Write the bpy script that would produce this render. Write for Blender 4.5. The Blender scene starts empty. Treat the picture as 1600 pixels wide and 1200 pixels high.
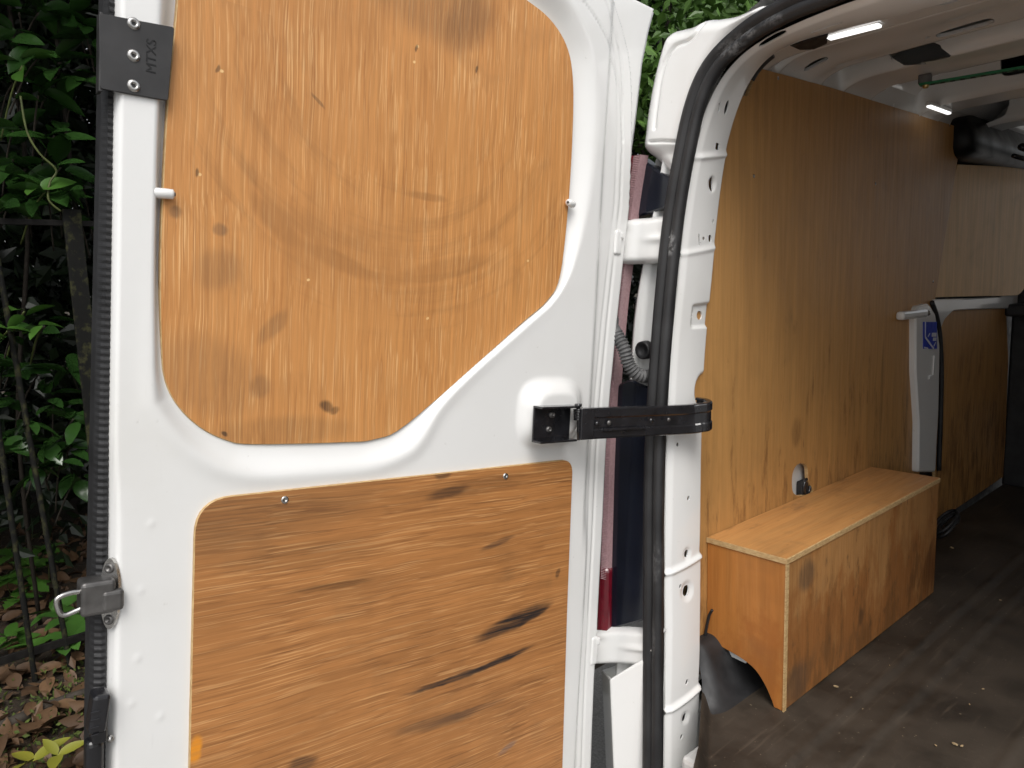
import bpy, bmesh, math, random
import numpy as np
from mathutils import Matrix, Vector
from mathutils.geometry import tessellate_polygon
random.seed(5); rng = np.random.default_rng(5)
scn = bpy.context.scene
COL = scn.collection

# ------------------------------------------------------------------ camera
FOC = 1150.0                      # focal length in photograph pixels (1600 wide)
def _n(v): v = np.array(v, float); return v / np.linalg.norm(v)
_Y = _n([1315, -195, FOC])                                   # van length axis seen by the camera
_u = (-FOC*FOC - 195*155.5) / (1315 + 195*.03)
_m = _n([_u, -155.5 - .03*_u, FOC]); _X = -_n(_m - _Y*np.dot(_m, _Y)); _Z = np.cross(_X, _Y)
ROT = np.array([_X, _Y, _Z]); CAM = np.array([0, 0, .92])
cam = bpy.data.objects.new('camera', bpy.data.cameras.new('camera')); COL.objects.link(cam)
_r, _up, _bk = ROT @ [1, 0, 0], ROT @ [0, -1, 0], ROT @ [0, 0, -1]
cam.matrix_world = Matrix([[*(float(c) for c in (_r[i], _up[i], _bk[i])), float(CAM[i])] for i in range(3)] + [[0, 0, 0, 1]])
cam.data.sensor_width = 36; cam.data.lens = 36*FOC/1600; cam.data.clip_start = .02; cam.data.clip_end = 400
scn.camera = cam

# ------------------------------------------------------------------ light
w = bpy.data.worlds.new('World'); scn.world = w; w.use_nodes = True
nt = w.node_tree; sky = nt.nodes.new('ShaderNodeTexSky'); sky.sky_type = 'NISHITA'; sky.sun_disc = False
SUN_EL, SUN_AZ = math.radians(52), math.radians(128)        # azimuth clockwise from +Y
sky.sun_elevation = SUN_EL; sky.sun_rotation = SUN_AZ; sky.air_density = 1.0; sky.dust_density = 4.0; sky.ozone_density = 1.0
hs = nt.nodes.new('ShaderNodeHueSaturation'); hs.inputs['Saturation'].default_value = .22   # overcast: nearly grey sky
nt.links.new(sky.outputs[0], hs.inputs['Color']); nt.links.new(hs.outputs[0], nt.nodes['Background'].inputs['Color'])
nt.nodes['Background'].inputs['Strength'].default_value = .13
sun = bpy.data.objects.new('sun', bpy.data.lights.new('sun', 'SUN')); COL.objects.link(sun)
sun.data.energy = .9; sun.data.angle = math.radians(30); sun.data.color = (1, .97, .93)
_sd = Vector((math.sin(SUN_AZ)*math.cos(SUN_EL), math.cos(SUN_AZ)*math.cos(SUN_EL), math.sin(SUN_EL)))
sun.rotation_euler = _sd.to_track_quat('Z', 'Y').to_euler()
vs = scn.view_settings; vs.view_transform = 'Standard'; vs.look = 'None'; vs.gamma = 1; vs.use_curve_mapping = False
vs.exposure = 0.45
scn.cycles.max_bounces = 12; scn.cycles.diffuse_bounces = 8; scn.cycles.use_denoising = True

# ------------------------------------------------------------------ pixel rays onto real planes (survey of the photograph)
def ray(px, py): return ROT @ np.array([px - 800, py - 600, FOC])
def on_x(px, py, x): d = ray(px, py); return CAM + d*((x - CAM[0])/d[0])
def on_z(px, py, z): d = ray(px, py); return CAM + d*((z - CAM[2])/d[2])
RAKE = .105                                                     # rear opening leans forward
def on_rear(px, py, y0):
    d = ray(px, py); n = np.array([0, 1, -RAKE]); return CAM + d*(np.dot(np.array([0, y0, 0]) - CAM, n)/np.dot(d, n))
TH, TA = math.radians(92), math.radians(6)
HINGE = np.array([-1.0, 1.0, 0]); D_A = np.array([0, math.sin(TA), math.cos(TA)])
D_S = math.cos(TH)*np.array([1., 0, 0]) - math.sin(TH)*np.cross(D_A, [1., 0, 0]); D_N = np.cross(D_A, D_S)
def on_door(px, py, n=0.0):                                     # -> (u, t) in the door's own frame, u towards the hinge
    d = ray(px, py); q = CAM + d*(np.dot(HINGE + D_N*n - CAM, D_N)/np.dot(d, D_N)) - HINGE; return np.array([-q @ D_S, q @ D_A])

# ------------------------------------------------------------------ mesh helpers
def link(o, parent=None):
    COL.objects.link(o)
    if parent is not None: o.parent = parent
    return o
def mobj(name, V, F, mat, parent=None, smooth=False, mi=None):
    me = bpy.data.meshes.new(name); me.from_pydata([tuple(map(float, v)) for v in V], [], [tuple(map(int, f)) for f in F])
    for m in (mat if isinstance(mat, (list, tuple)) else [mat]): me.materials.append(m)
    if mi is not None: me.polygons.foreach_set('material_index', mi)
    if smooth: me.polygons.foreach_set('use_smooth', [True]*len(me.polygons))
    me.update(); return link(bpy.data.objects.new(name, me), parent)
def bmobj(name, bm, mat, parent=None, smooth=False):
    me = bpy.data.meshes.new(name); bm.to_mesh(me); bm.free()
    for m in (mat if isinstance(mat, (list, tuple)) else [mat]): me.materials.append(m)
    if smooth: me.polygons.foreach_set('use_smooth', [True]*len(me.polygons))
    return link(bpy.data.objects.new(name, me), parent)
def empty(name, loc, label=None, cat=None, group=None, parent=None):
    o = bpy.data.objects.new(name, None); o.location = loc; o.empty_display_size = .1; link(o, parent)
    if label: tag(o, label, cat, group)
    return o
def tag(o, label, cat, group=None):
    o['label'] = label; o['category'] = cat
    if group: o['group'] = group
    return o
def add_box(bm, c, size, bev=0, rot=None, seg=2):
    M = Matrix.Translation(Vector(tuple(map(float, c)))) @ (rot.to_4x4() if rot else Matrix.Identity(4)) @ Matrix.Diagonal((*map(float, size), 1))
    r = bmesh.ops.create_cube(bm, size=1, matrix=M)
    if bev:
        es = list({e for v in r['verts'] for e in v.link_edges})
        bmesh.ops.bevel(bm, geom=es, offset=bev, segments=seg, affect='EDGES', profile=.5)
def box(name, c, size, mat, parent=None, bev=0, rot=None, smooth=False):
    bm = bmesh.new(); add_box(bm, c, size, bev, rot); return bmobj(name, bm, mat, parent, smooth)
def catmull(P, n=8, closed=False):
    P = np.array(P, float); m = len(P); out = []
    for i in range(m if closed else m - 1):
        g = (lambda k: P[k % m]) if closed else (lambda k: P[min(max(k, 0), m - 1)])
        a, b, c, d = g(i-1), g(i), g(i+1), g(i+2)
        for k in range(n):
            t = k/n; out.append(.5*((2*b) + (c-a)*t + (2*a-5*b+4*c-d)*t*t + (3*b-a-3*c+d)*t**3))
    if not closed: out.append(P[-1])
    return np.array(out)
def resample(P, n):
    P = np.array(P, float); d = np.r_[0, np.cumsum(np.linalg.norm(np.diff(P, axis=0), axis=1))]
    q = np.linspace(0, d[-1], n); return np.stack([np.interp(q, d, P[:, k]) for k in range(P.shape[1])], 1)
def sweep(name, path, prof, up, mat, parent=None, closed=True, smooth=True, caps=True, scale=None):
    path = np.array(path, float); n = len(path); m = len(prof); V = []
    up = np.array(up, float)
    for i in range(n):
        T = _n(path[min(i+1, n-1)] - path[max(i-1, 0)]); u = up[i] if up.ndim == 2 else up
        u = _n(u - T*np.dot(u, T)); a = np.cross(T, u); k = 1 if scale is None else scale[i]
        for p in prof: V.append(path[i] + (a*p[0] + u*p[1])*k)
    F = []
    for i in range(n-1):
        for j in range(m if closed else m-1):
            a, b = i*m + j, i*m + (j+1) % m; F.append((a, b, b+m, a+m))
    if caps and closed: F.append(tuple(range(m-1, -1, -1))); F.append(tuple(range((n-1)*m, n*m)))
    return mobj(name, V, F, mat, parent, smooth)
def circ(r, n=10): return [(r*math.cos(2*math.pi*k/n), r*math.sin(2*math.pi*k/n)) for k in range(n)]
def tube(name, path, r, mat, parent=None, n=10, up=(0.13, .27, .95), scale=None): return sweep(name, path, circ(r, n), up, mat, parent, scale=scale)
def prism(name, outer, fn, n0, n1, mat, parent=None, holes=(), edge_mat=None, bev=.0):
    """flat sheet: outline (2-D) and holes, fn(a, b, n) -> 3-D; n1 is the seen face"""
    loops = [np.array(outer)] + [np.array(h) for h in holes]
    V = []; F = []; mi = []
    flat = [p for l in loops for p in l]; N = len(flat)
    tris = tessellate_polygon([[Vector((p[0], p[1], 0)) for p in l] for l in loops])
    c = np.mean(loops[0], axis=0)
    if bev:
        ins = []
        for li, l in enumerate(loops):
            m = len(l); area = sum(l[i][0]*l[(i+1) % m][1] - l[(i+1) % m][0]*l[i][1] for i in range(m))
            s = (1 if area > 0 else -1)*(1 if li == 0 else -1)
            for i in range(m):
                e = l[(i+1) % m] - l[i-1]; e = e/(np.linalg.norm(e) + 1e-12); ins.append(l[i] + s*bev*np.array([-e[1], e[0]]))
    else: ins = flat
    sg = 1 if n1 > n0 else -1
    V += [fn(p[0], p[1], n1) for p in ins]
    V += [fn(p[0], p[1], n1 - sg*bev) for p in flat]
    V += [fn(p[0], p[1], n0) for p in flat]
    for t in tris: F.append(tuple(t)); mi.append(0); F.append(tuple(2*N + k for k in reversed(t))); mi.append(0)
    o = 0
    for l in loops:
        m = len(l)
        for i in range(m):
            a, b = o + i, o + (i+1) % m
            F.append((a, b, N+b, N+a)); mi.append(1 if edge_mat else 0); F.append((N+a, N+b, 2*N+b, 2*N+a)); mi.append(1 if edge_mat else 0)
        o += m
    ob = mobj(name, V, F, [mat, edge_mat] if edge_mat else mat, parent, mi=mi)
    bm = bmesh.new(); bm.from_mesh(ob.data); bmesh.ops.recalc_face_normals(bm, faces=bm.faces); bm.to_mesh(ob.data); bm.free()
    return ob
def round_poly(P, r, n=6):
    out = []; m = len(P); P = [np.array(p, float) for p in P]; r = r if isinstance(r, (list, tuple)) else [r]*m
    for i in range(m):
        a, b, c = P[i-1], P[i], P[(i+1) % m]; k = r[i]
        if k <= 0: out.append(b); continue
        p, q = b + _n(a-b)*k, b + _n(c-b)*k
        for j in range(n+1): t = j/n; out.append((1-t)**2*p + 2*t*(1-t)*b + t*t*q)
    return np.array(out)
def lathe(bm, prof, M, n=14):
    rows = []
    for (r, z) in prof: rows.append([bm.verts.new(M @ Vector((r*math.cos(2*math.pi*k/n), r*math.sin(2*math.pi*k/n), z))) for k in range(n)])
    for i in range(len(rows)-1):
        for k in range(n): bm.faces.new((rows[i][k], rows[i][(k+1) % n], rows[i+1][(k+1) % n], rows[i+1][k]))
    return rows
def grid_surface(name, P, mat, parent, holes=(), smooth=True, rim=.006, flip=False, keep=None):
    """P: (I,J,3). holes: (centre, axis_a, half_a, axis_b, half_b, power) cut for real, edges snapped, rims turned in"""
    I, J, _ = P.shape; P = P.copy(); P0 = P.copy()
    nrm = np.cross(np.gradient(P, axis=0), np.gradient(P, axis=1)); nrm /= np.linalg.norm(nrm, axis=2, keepdims=True) + 1e-12
    if flip: nrm = -nrm
    cen = .25*(P0[:-1, :-1] + P0[1:, :-1] + P0[:-1, 1:] + P0[1:, 1:]); dead = np.zeros((I-1, J-1), bool); rimV = []; rimF = []
    for (c, a, ha, b, hb, pw) in holes:
        c = np.array(c, float); a = _n(a); b = _n(b)
        def lev(Q):
            q = Q - c; x = np.abs(q @ a)/ha; y = np.abs(q @ b)/hb; return (x**pw + y**pw)**(1/pw), np.linalg.norm(q, axis=-1)
        f, ds = lev(cen); kill = (f < 1) & (ds < 2.5*max(ha, hb)); dead |= kill
        ii, jj = np.where(kill)
        touch = set()
        for i, j in zip(ii, jj): touch |= {(i, j), (i+1, j), (i, j+1), (i+1, j+1)}
        for (i, j) in touch:
            nb = [(x, y) for x in (i-1, i) for y in (j-1, j) if 0 <= x < I-1 and 0 <= y < J-1]
            if all(kill[x, y] for x, y in nb): continue
            fv = float(lev(P0[i, j])[0]); P[i, j] = c + (P0[i, j]-c)/max(fv, .05)
        for i, j in zip(ii, jj):
            for (x, y, e) in ((i-1, j, ((i, j), (i, j+1))), (i+1, j, ((i+1, j), (i+1, j+1))), (i, j-1, ((i, j), (i+1, j))), (i, j+1, ((i, j+1), (i+1, j+1)))):
                if 0 <= x < I-1 and 0 <= y < J-1 and not kill[x, y]:
                    k = len(rimV); N = nrm[c_idx(P0, c)] if False else nrm[i, j]
                    for q in e: rimV.append(P[q])
                    for q in e: rimV.append(P[q] - N*rim)
                    rimF.append((k, k+1, k+3, k+2))
    F = []
    for i in range(I-1):
        for j in range(J-1):
            if dead[i, j] or (keep is not None and not keep[i, j]): continue
            f = (i*J+j, (i+1)*J+j, (i+1)*J+j+1, i*J+j+1); F.append(f[::-1] if flip else f)
    o = I*J; V = np.concatenate([P.reshape(-1, 3), np.array(rimV).reshape(-1, 3)]) if rimV else P.reshape(-1, 3)
    return mobj(name, V, F + [tuple(o+k for k in f) for f in rimF], mat, parent, smooth)
def sstep(a, b, x): t = np.clip((x-a)/(b-a), 0, 1); return t*t*(3-2*t)
def poly_sd(P, X, Y):
    """signed distance, negative inside"""
    P = np.array(P); Q = np.roll(P, -1, 0); d = np.full(X.shape, 1e9); ins = np.zeros(X.shape, bool)
    for (ax, ay), (bx, by) in zip(P, Q):
        ex, ey = bx-ax, by-ay; t = np.clip(((X-ax)*ex + (Y-ay)*ey)/(ex*ex + ey*ey + 1e-15), 0, 1)
        d = np.minimum(d, np.hypot(X-ax-t*ex, Y-ay-t*ey))
        c = (ay > Y) != (by > Y)
        with np.errstate(divide='ignore', invalid='ignore'): ins ^= c & (X < (bx-ax)*(Y-ay)/(by-ay + 1e-15) + ax)
    return np.where(ins, -d, d)

# ------------------------------------------------------------------ materials
class NB:
    def __init__(s, name):
        s.m = bpy.data.materials.new(name); s.m.use_nodes = True; s.t = s.m.node_tree; s.b = s.t.nodes['Principled BSDF']
        s.co = s.t.nodes.new('ShaderNodeTexCoord').outputs['Object']
    def node(s, ty, **kw):
        n = s.t.nodes.new(ty)
        for k, v in kw.items(): setattr(n, k, v)
        return n
    def put(s, inp, v):
        if hasattr(v, 'links') or isinstance(v, bpy.types.NodeSocket): s.t.links.new(v, inp)
        else: inp.default_value = v
    def mapping(s, loc=(0, 0, 0), rot=(0, 0, 0), sc=(1, 1, 1), ty='POINT', src=None):
        n = s.node('ShaderNodeMapping', vector_type=ty); s.put(n.inputs[0], src or s.co)
        n.inputs['Location'].default_value = loc; n.inputs['Rotation'].default_value = rot; n.inputs['Scale'].default_value = sc; return n.outputs[0]
    def noise(s, scale, detail=3, src=None, rough=.5, dist=0):
        n = s.node('ShaderNodeTexNoise'); s.put(n.inputs['Vector'], src or s.co); n.inputs['Scale'].default_value = scale
        n.inputs['Detail'].default_value = detail; n.inputs['Roughness'].default_value = rough; n.inputs['Distortion'].default_value = dist; return n.outputs[0]
    def rng(s, v, a, b, c=0., d=1., smooth=False):
        n = s.node('ShaderNodeMapRange'); n.clamp = True
        if smooth: n.interpolation_type = 'SMOOTHSTEP'
        s.put(n.inputs[0], v)
        for i, q in enumerate((a, b, c, d)): n.inputs[i+1].default_value = q
        return n.outputs[0]
    def math(s, op, a, b=0.):
        n = s.node('ShaderNodeMath', operation=op); s.put(n.inputs[0], a); s.put(n.inputs[1], b); return n.outputs[0]
    def mix(s, f, a, b, mode='MIX'):
        n = s.node('ShaderNodeMix', data_type='RGBA', blend_type=mode); s.put(n.inputs[0], f)
        for k, v in ((6, a), (7, b)): s.put(n.inputs[k], (*v, 1) if isinstance(v, tuple) else v)
        return n.outputs[2]
    def bump(s, h, strength, dist=.002):
        n = s.node('ShaderNodeBump'); n.inputs['Strength'].default_value = strength; n.inputs['Distance'].default_value = dist; s.put(n.inputs['Height'], h)
        s.t.links.new(n.outputs[0], s.b.inputs['Normal'])
    def out(s, col, rough=.5, metal=0., spec=None, coat=0.):
        s.put(s.b.inputs['Base Color'], (*col, 1) if isinstance(col, tuple) else col); s.put(s.b.inputs['Roughness'], rough); s.b.inputs['Metallic'].default_value = metal
        if spec is not None: s.b.inputs['Specular IOR Level'].default_value = spec
        s.b.inputs['Coat Weight'].default_value = coat; s.b.inputs['Coat Roughness'].default_value = .08
        return s.m
def simple(name, col, rough=.5, metal=0., var=.15, scale=30, coat=0., spec=None, bump=0.):
    b = NB(name); f = b.noise(scale, 4); c = b.mix(b.rng(f, .3, .7), tuple(k*(1-var) for k in col), tuple(min(1, k*(1+var)) for k in col))
    r = b.rng(b.noise(scale*2.3, 3), .3, .7, max(.03, rough*.8), min(1, rough*1.2))
    if bump: b.bump(b.noise(scale*4, 3), bump)
    return b.out(c, r, metal, spec, coat)
def paint(name, col=(.80, .80, .785), dirt=.35, rough=.15):
    b = NB(name)
    g = b.rng(b.noise(2.6, 5, rough=.6), .42, .85, smooth=True); sp = b.rng(b.noise(85, 3), .71, .78); sc = b.rng(b.noise(1, 3, src=b.mapping(sc=(160, 12, 160), rot=(.3, .2, .5))), .70, .80)
    c = b.mix(b.math('MULTIPLY', g, dirt), col, (.60, .58, .52)); c = b.mix(b.math('MULTIPLY', sp, dirt*.5), c, (.33, .30, .26)); c = b.mix(b.math('MULTIPLY', sc, dirt*.3), c, (.45, .43, .40))
    b.bump(b.noise(90, 2), .02, .001)
    return b.out(c, b.rng(g, 0, 1, rough, rough+.08), 0, None, .5)
def wood(name, along, base, dark, light, stains=.35, smears=(), fine=1., arcs=None, patches=(), tone=1.3, grain=1., grime=()):
    """along: 0/1/2 object axis of the grain; smears: (centre, rotation about z or x, half sizes, strength, colour)"""
    b = NB(name)
    wv_ = b.node('ShaderNodeTexNoise'); b.put(wv_.inputs['Vector'], b.co); wv_.inputs['Scale'].default_value = 5; wv_.inputs['Detail'].default_value = 3
    wa = b.node('ShaderNodeVectorMath', operation='MULTIPLY_ADD'); b.put(wa.inputs[0], wv_.outputs['Color']); wa.inputs[1].default_value = (.012,)*3; b.put(wa.inputs[2], b.co); wco = wa.outputs[0]
    def st(ac, al): v = [ac]*3; v[along] = al; return b.mapping(sc=tuple(v), loc=(random.random()*9, random.random()*9, random.random()*9), src=wco)
    den = b.rng(b.noise(7, 3), .3, .7, .35, 1.)
    f1 = b.noise(1, 4, src=st(290*fine, 6.5), rough=.62); f2 = b.noise(1, 4, src=st(105*fine, 3.0), rough=.6); f3 = b.noise(1, 3, src=st(18, .9)); f4 = b.noise(1, 2, src=st(400*fine, 7))
    c = b.mix(b.rng(f2, .3, .7), tuple(k*.84 for k in base), tuple(min(1, k*1.13) for k in base))
    c = b.mix(b.math('MULTIPLY', b.rng(f3, .38, .68), .35*grain), c, tuple(.5*(p+q) for p, q in zip(base, dark)))
    c = b.mix(b.math('MULTIPLY', b.math('MULTIPLY', b.rng(f1, .48, .74), den), .85*grain), c, dark)
    c = b.mix(b.math('MULTIPLY', b.math('MULTIPLY', b.rng(f4, .55, .66), den), .65*grain), c, light)
    for (ax, e0, e1, sc_, th, amt, colr) in grime:             # spilt and rubbed-in dirt, stronger along one edge of the sheet
        sx_ = b.node('ShaderNodeSeparateXYZ'); b.put(sx_.inputs[0], b.co)
        n1_ = b.noise(1, 7, src=b.mapping(sc=sc_, src=wco), rough=.68); m_ = b.rng(sx_.outputs[ax], e0, e1, .20, 0)
        c = b.mix(b.math('MULTIPLY', b.rng(b.math('ADD', n1_, m_), th, th+.16, smooth=True), amt), c, colr)
    s1 = b.rng(b.noise(tone*2.2, 5, rough=.6), .48, .78, smooth=True); s2 = b.rng(b.noise(9, 4, dist=.6), .56, .75)
    c = b.mix(b.math('MULTIPLY', s1, stains*.8), c, tuple(k*.60 for k in dark)); c = b.mix(b.math('MULTIPLY', s2, stains*.5), c, (.10, .065, .035))
    if arcs:                                                    # wiped arcs: rings round a centre in the panel plane
        (cx, cy), r0, r1, amt = arcs
        sp = b.node('ShaderNodeSeparateXYZ'); b.put(sp.inputs[0], b.mapping(loc=(-cx, -cy, 0)))
        x, y = sp.outputs[0], sp.outputs[1]; r = b.math('SQRT', b.math('ADD', b.math('MULTIPLY', x, x), b.math('MULTIPLY', y, y))); an = b.math('ARCTAN2', y, x)
        cb = b.node('ShaderNodeCombineXYZ'); b.put(cb.inputs[0], b.math('MULTIPLY', r, 34.)); b.put(cb.inputs[1], b.math('MULTIPLY', an, 1.1))
        q = b.rng(b.noise(1, 4, src=cb.outputs[0], rough=.6), .50, .72); win = b.math('MULTIPLY', b.rng(r, r0, r0+.06), b.rng(r, r1, r1+.06, 1, 0))
        lo = b.rng(an, -.6, -.1, 1, 0)
        c = b.mix(b.math('MULTIPLY', b.math('MULTIPLY', q, win), b.math('MULTIPLY', lo, amt)), c, (.20, .095, .035))
    for (ce, rot, hs_, amt, colr) in smears:
        wc = b.node('ShaderNodeVectorMath', operation='ADD'); b.put(wc.inputs[0], b.co)
        nz = b.node('ShaderNodeTexNoise'); b.put(nz.inputs['Vector'], b.co); nz.inputs['Scale'].default_value = 28
        sb = b.node('ShaderNodeVectorMath', operation='MULTIPLY_ADD'); b.put(sb.inputs[0], nz.outputs['Color']); sb.inputs[1].default_value = (.012, .008, .01); sb.inputs[2].default_value = (-.006, -.004, -.005)
        b.put(wc.inputs[1], sb.outputs[0])
        g = b.node('ShaderNodeTexGradient', gradient_type='SPHERICAL'); b.put(g.inputs[0], b.mapping(loc=ce, rot=rot, sc=hs_, ty='TEXTURE', src=wc.outputs[0]))
        mask = b.math('MULTIPLY', b.rng(g.outputs['Fac'], 0, .55, smooth=True), b.rng(f1, .30, .58, .5, 1))
        c = b.mix(b.math('MULTIPLY', mask, amt), c, colr)
    b.bump(f1, .12, .0008)
    return b.out(c, b.rng(f1, .3, .7, .38, .55), 0, .4)

M = {}
M['white'] = paint('white van paint')
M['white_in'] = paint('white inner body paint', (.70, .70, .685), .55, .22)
M['rubber'] = simple('black rubber', (.016, .016, .017), .55, var=.4, scale=18, bump=.05)
M['gloss_black'] = simple('gloss black plastic', (.012, .012, .014), .22, var=.3, scale=14, coat=.3)
M['black_metal'] = simple('black painted steel', (.012, .012, .014), .24, var=.4, scale=40, coat=.6, bump=.03)
M['satin_black'] = simple('satin black plate', (.03, .029, .029), .42, var=.25, scale=25, bump=.04)
M['navy'] = simple('dark glossy housing', (.006, .008, .015), .16, var=.3, scale=9)
M['steel'] = simple('worn steel', (.52, .51, .49), .28, 1., .2, 60)
M['dull_steel'] = simple('dull grey steel', (.15, .145, .14), .42, .8, .25, 45)
M['gaiter'] = simple('grey rubber gaiter', (.10, .10, .10), .55, var=.2)
M['red'] = simple('red lens', (.11, .003, .010), .12, var=.2, scale=40, coat=.6)
M['clear'] = simple('clear ribbed lens', (.38, .24, .25), .15, var=.12, scale=200, coat=.5)
M['green'] = simple('green painted strip', (.01, .16, .06), .45, var=.25)
M['brass'] = simple('brass screw', (.6, .45, .2), .35, 1.)
M['iron'] = simple('weathered black iron', (.010, .009, .008), .7, var=.5, scale=35, bump=.25, spec=.2)
M['mossy'] = NB('mossy iron'); _b = M['mossy']
_c = _b.mix(_b.rng(_b.noise(22, 5, rough=.7), .50, .64), (.011, .011, .010), (.050, .050, .022)); _b.bump(_b.noise(60, 4), .4); M['mossy'] = _b.out(_c, .8, 0, .15)
M['blue'] = simple('blue sticker', (.004, .03, .42), .35, var=.1)
M['print'] = simple('white print', (.55, .57, .62), .4, var=.1)
M['ink'] = simple('black stamped mark', (.004, .004, .004), .6)
M['ply_edge'] = NB('ply edge'); _b = M['ply_edge']
_c = _b.mix(_b.rng(_b.noise(1, 2, src=_b.mapping(sc=(90, 90, 320))), .35, .65), (.56, .39, .19), (.42, .26, .11)); M['ply_edge'] = _b.out(_c, .6)
def glint_mat():
    b = NB('glowing roof glint'); b.b.inputs['Emission Color'].default_value = (1, 1, .98, 1); b.b.inputs['Emission Strength'].default_value = 1.1; return b.out((.9, .9, .9), .3)
M['glow'] = glint_mat()  # emission stands in for bright reflections on the roof paint

def dsm(px, py, rot, hx, hy, amt, col=(.022, .017, .016)):       # smear at its place on the door panel
    u, t = on_door(px, py); return ((float(u), float(t), 0), (0, 0, rot), (hx, hy, .2), amt, col)
def dseg(p0, p1, thick, amt, col=(.022, .017, .016)):
    a, b = on_door(*p0), on_door(*p1); c = (a+b)/2; return ((float(c[0]), float(c[1]), 0), (0, 0, math.atan2(b[1]-a[1], b[0]-a[0])), (float(np.hypot(*(b-a)))/2, thick, .2), amt, col)
soft = (.30, .135, .045)
up_sm = [dsm(690, 0, .1, .15, .08, .45, (.16, .085, .04)), dsm(735, 35, -.6, .05, .09, .3, (.12, .06, .03)), dseg((264, 322), (290, 340), .011, .6, (.16, .09, .05)), dseg((330, 350), (360, 364), .011, .6, (.16, .09, .05)), dsm(514, 636, -.3, .014, .011, .8, (.05, .03, .02)), dsm(526, 642, .4, .012, .007, .6, (.06, .035, .02)),
         dseg((345, 676), (360, 682), .004, .8), dsm(430, 510, .9, .04, .015, .4, (.16, .09, .045)), dsm(330, 590, -.4, .11, .07, .30, (.18, .10, .05)), dsm(410, 605, 1.2, .022, .018, .4, (.14, .08, .045)), dsm(450, 675, 0, .14, .03, .30, (.16, .09, .04)), dsm(342, 420, .5, .045, .035, .28, (.15, .09, .05)),
         dseg((488, 140), (512, 170), .004, .7, (.16, .08, .035)), dseg((385, 290), (480, 395), .022, .6, soft), dseg((455, 370), (610, 445), .018, .55, soft), dseg((630, 300), (710, 312), .009, .55, soft), dseg((600, 440), (800, 400), .022, .35, soft), dseg((420, 330), (540, 430), .05, .35, (.42, .19, .06)), dsm(560, 400, -.2, .2, .10, .3, (.45, .20, .065))]
up_sm += [dsm(px, py, .4, .0035, .0028, .9, (.85, .58, .26)) for px, py in ((652, 94), (657, 71), (347, 108), (315, 271), (484, 436), (672, 498), (830, 407))] + [dsm(px, py, 1.3, .008, .003, .8, (.07, .04, .02)) for px, py in ((342, 105), (655, 74), (311, 268), (750, 107))]
lo_sm = [dseg((722, 1008), (868, 934), .021, 1.), dseg((790, 985), (866, 938), .010, .9), dseg((610, 1090), (790, 1030), .0075, 1.), dseg((700, 1064), (842, 1002), .0080, 1.), dseg((740, 862), (806, 834), .008, .6, (.06, .035, .025)), dseg((655, 778), (740, 758), .013, .85), dseg((672, 742), (705, 738), .010, .6), dseg((590, 1150), (760, 1105), .016, .6, (.08, .05, .03)),
         dseg((440, 1192), (500, 1184), .014, .7), dseg((640, 1140), (800, 1085), .008, .5, (.09, .05, .03)), dseg((420, 930), (600, 900), .007, .6, (.10, .045, .016)), dsm(420, 800, .1, .28, .06, .45, (.14, .07, .03)), dsm(869, 895, 1.2, .014, .007, .6), dsm(303, 1168, 1.5, .025, .012, 1., (.75, .28, .02)), dsm(790, 1165, .3, .03, .008, .5, (.10, .11, .13)), dseg((560, 790), (860, 740), .02, .45, (.16, .07, .025)), dseg((310, 880), (620, 850), .03, .3, (.15, .075, .03))]
_c0 = on_door(640, 90)
M['ply_up'] = wood('door ply upper', 1, (.60, .278, .088), (.36, .135, .034), (.82, .50, .225), .30, up_sm, fine=1.2, grain=1.1, arcs=((float(_c0[0]), float(_c0[1])), .16, .40, .30))
M['ply_lo'] = wood('door ply lower', 0, (.46, .200, .063), (.15, .056, .017), (.68, .37, .15), .38, lo_sm, grain=1.2)
IN_SM = lambda y, z, hy, hz, amt, rot=0.: ((-.918, y, z), (rot, 0, 0), (.2, hy, hz), amt, (.07, .035, .016))
BR, RU, DK = (.17, .075, .024), (.26, .095, .024), (.075, .038, .018)
M['ply_wall'] = wood('wall lining ply', 2, (.47, .248, .082), (.33, .160, .048), (.52, .30, .11), .22, [IN_SM(1.78, .52, .035, .05, .35), IN_SM(2.3, .55, .012, .22, .4), IN_SM(2.5, .6, .010, .2, .35)], fine=.5, tone=.8, grain=.5, grime=[(2, .30, .95, (9, 26, 6), .66, .65, BR), (2, .2, .7, (14, 60, 8), .70, .7, DK), (2, 3, 4, (6, 18, 7), .80, .35, BR)])
M['ply_box'] = wood('box ply', 2, (.40, .200, .070), (.27, .112, .035), (.48, .27, .11), .55, [((.1, 1.47-1.8, .28), (0, 0, 0), (.3, .05, .045), .75, (.10, .065, .04)), ((.1, 1.44-1.8, .045), (0, 0, 0), (.3, .07, .06), .8, (.10, .06, .035)), ((.1, 2.2-1.8, .08), (0, 0, 0), (.3, .07, .10), .6, (.12, .045, .014)), ((.1, 1.75-1.8, .09), (0, 0, 0), (.3, .02, .03), .7, DK)], fine=.5, grain=.5,
    grime=[(2, .02, .36, (9, 9, 5), .53, .75, RU), (2, .0, .30, (16, 26, 9), .60, .85, BR), (2, .5, .9, (24, 34, 13), .77, .85, DK), (2, .5, .9, (60, 120, 16), .80, .6, DK)])
M['ply_end'] = wood('box end ply', 2, (.46, .182, .042), (.34, .115, .025), (.54, .26, .08), .45, fine=.45, grain=.5, grime=[(2, .05, .36, (9, 9, 6), .62, .7, (.36, .12, .024)), (2, .5, .9, (22, 22, 30), .86, .7, DK)])
M['ply_fwd'] = wood('forward lining ply', 2, (.72, .46, .215), (.60, .36, .15), (.78, .52, .26), .3, (), fine=.5, grain=.5)
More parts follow.
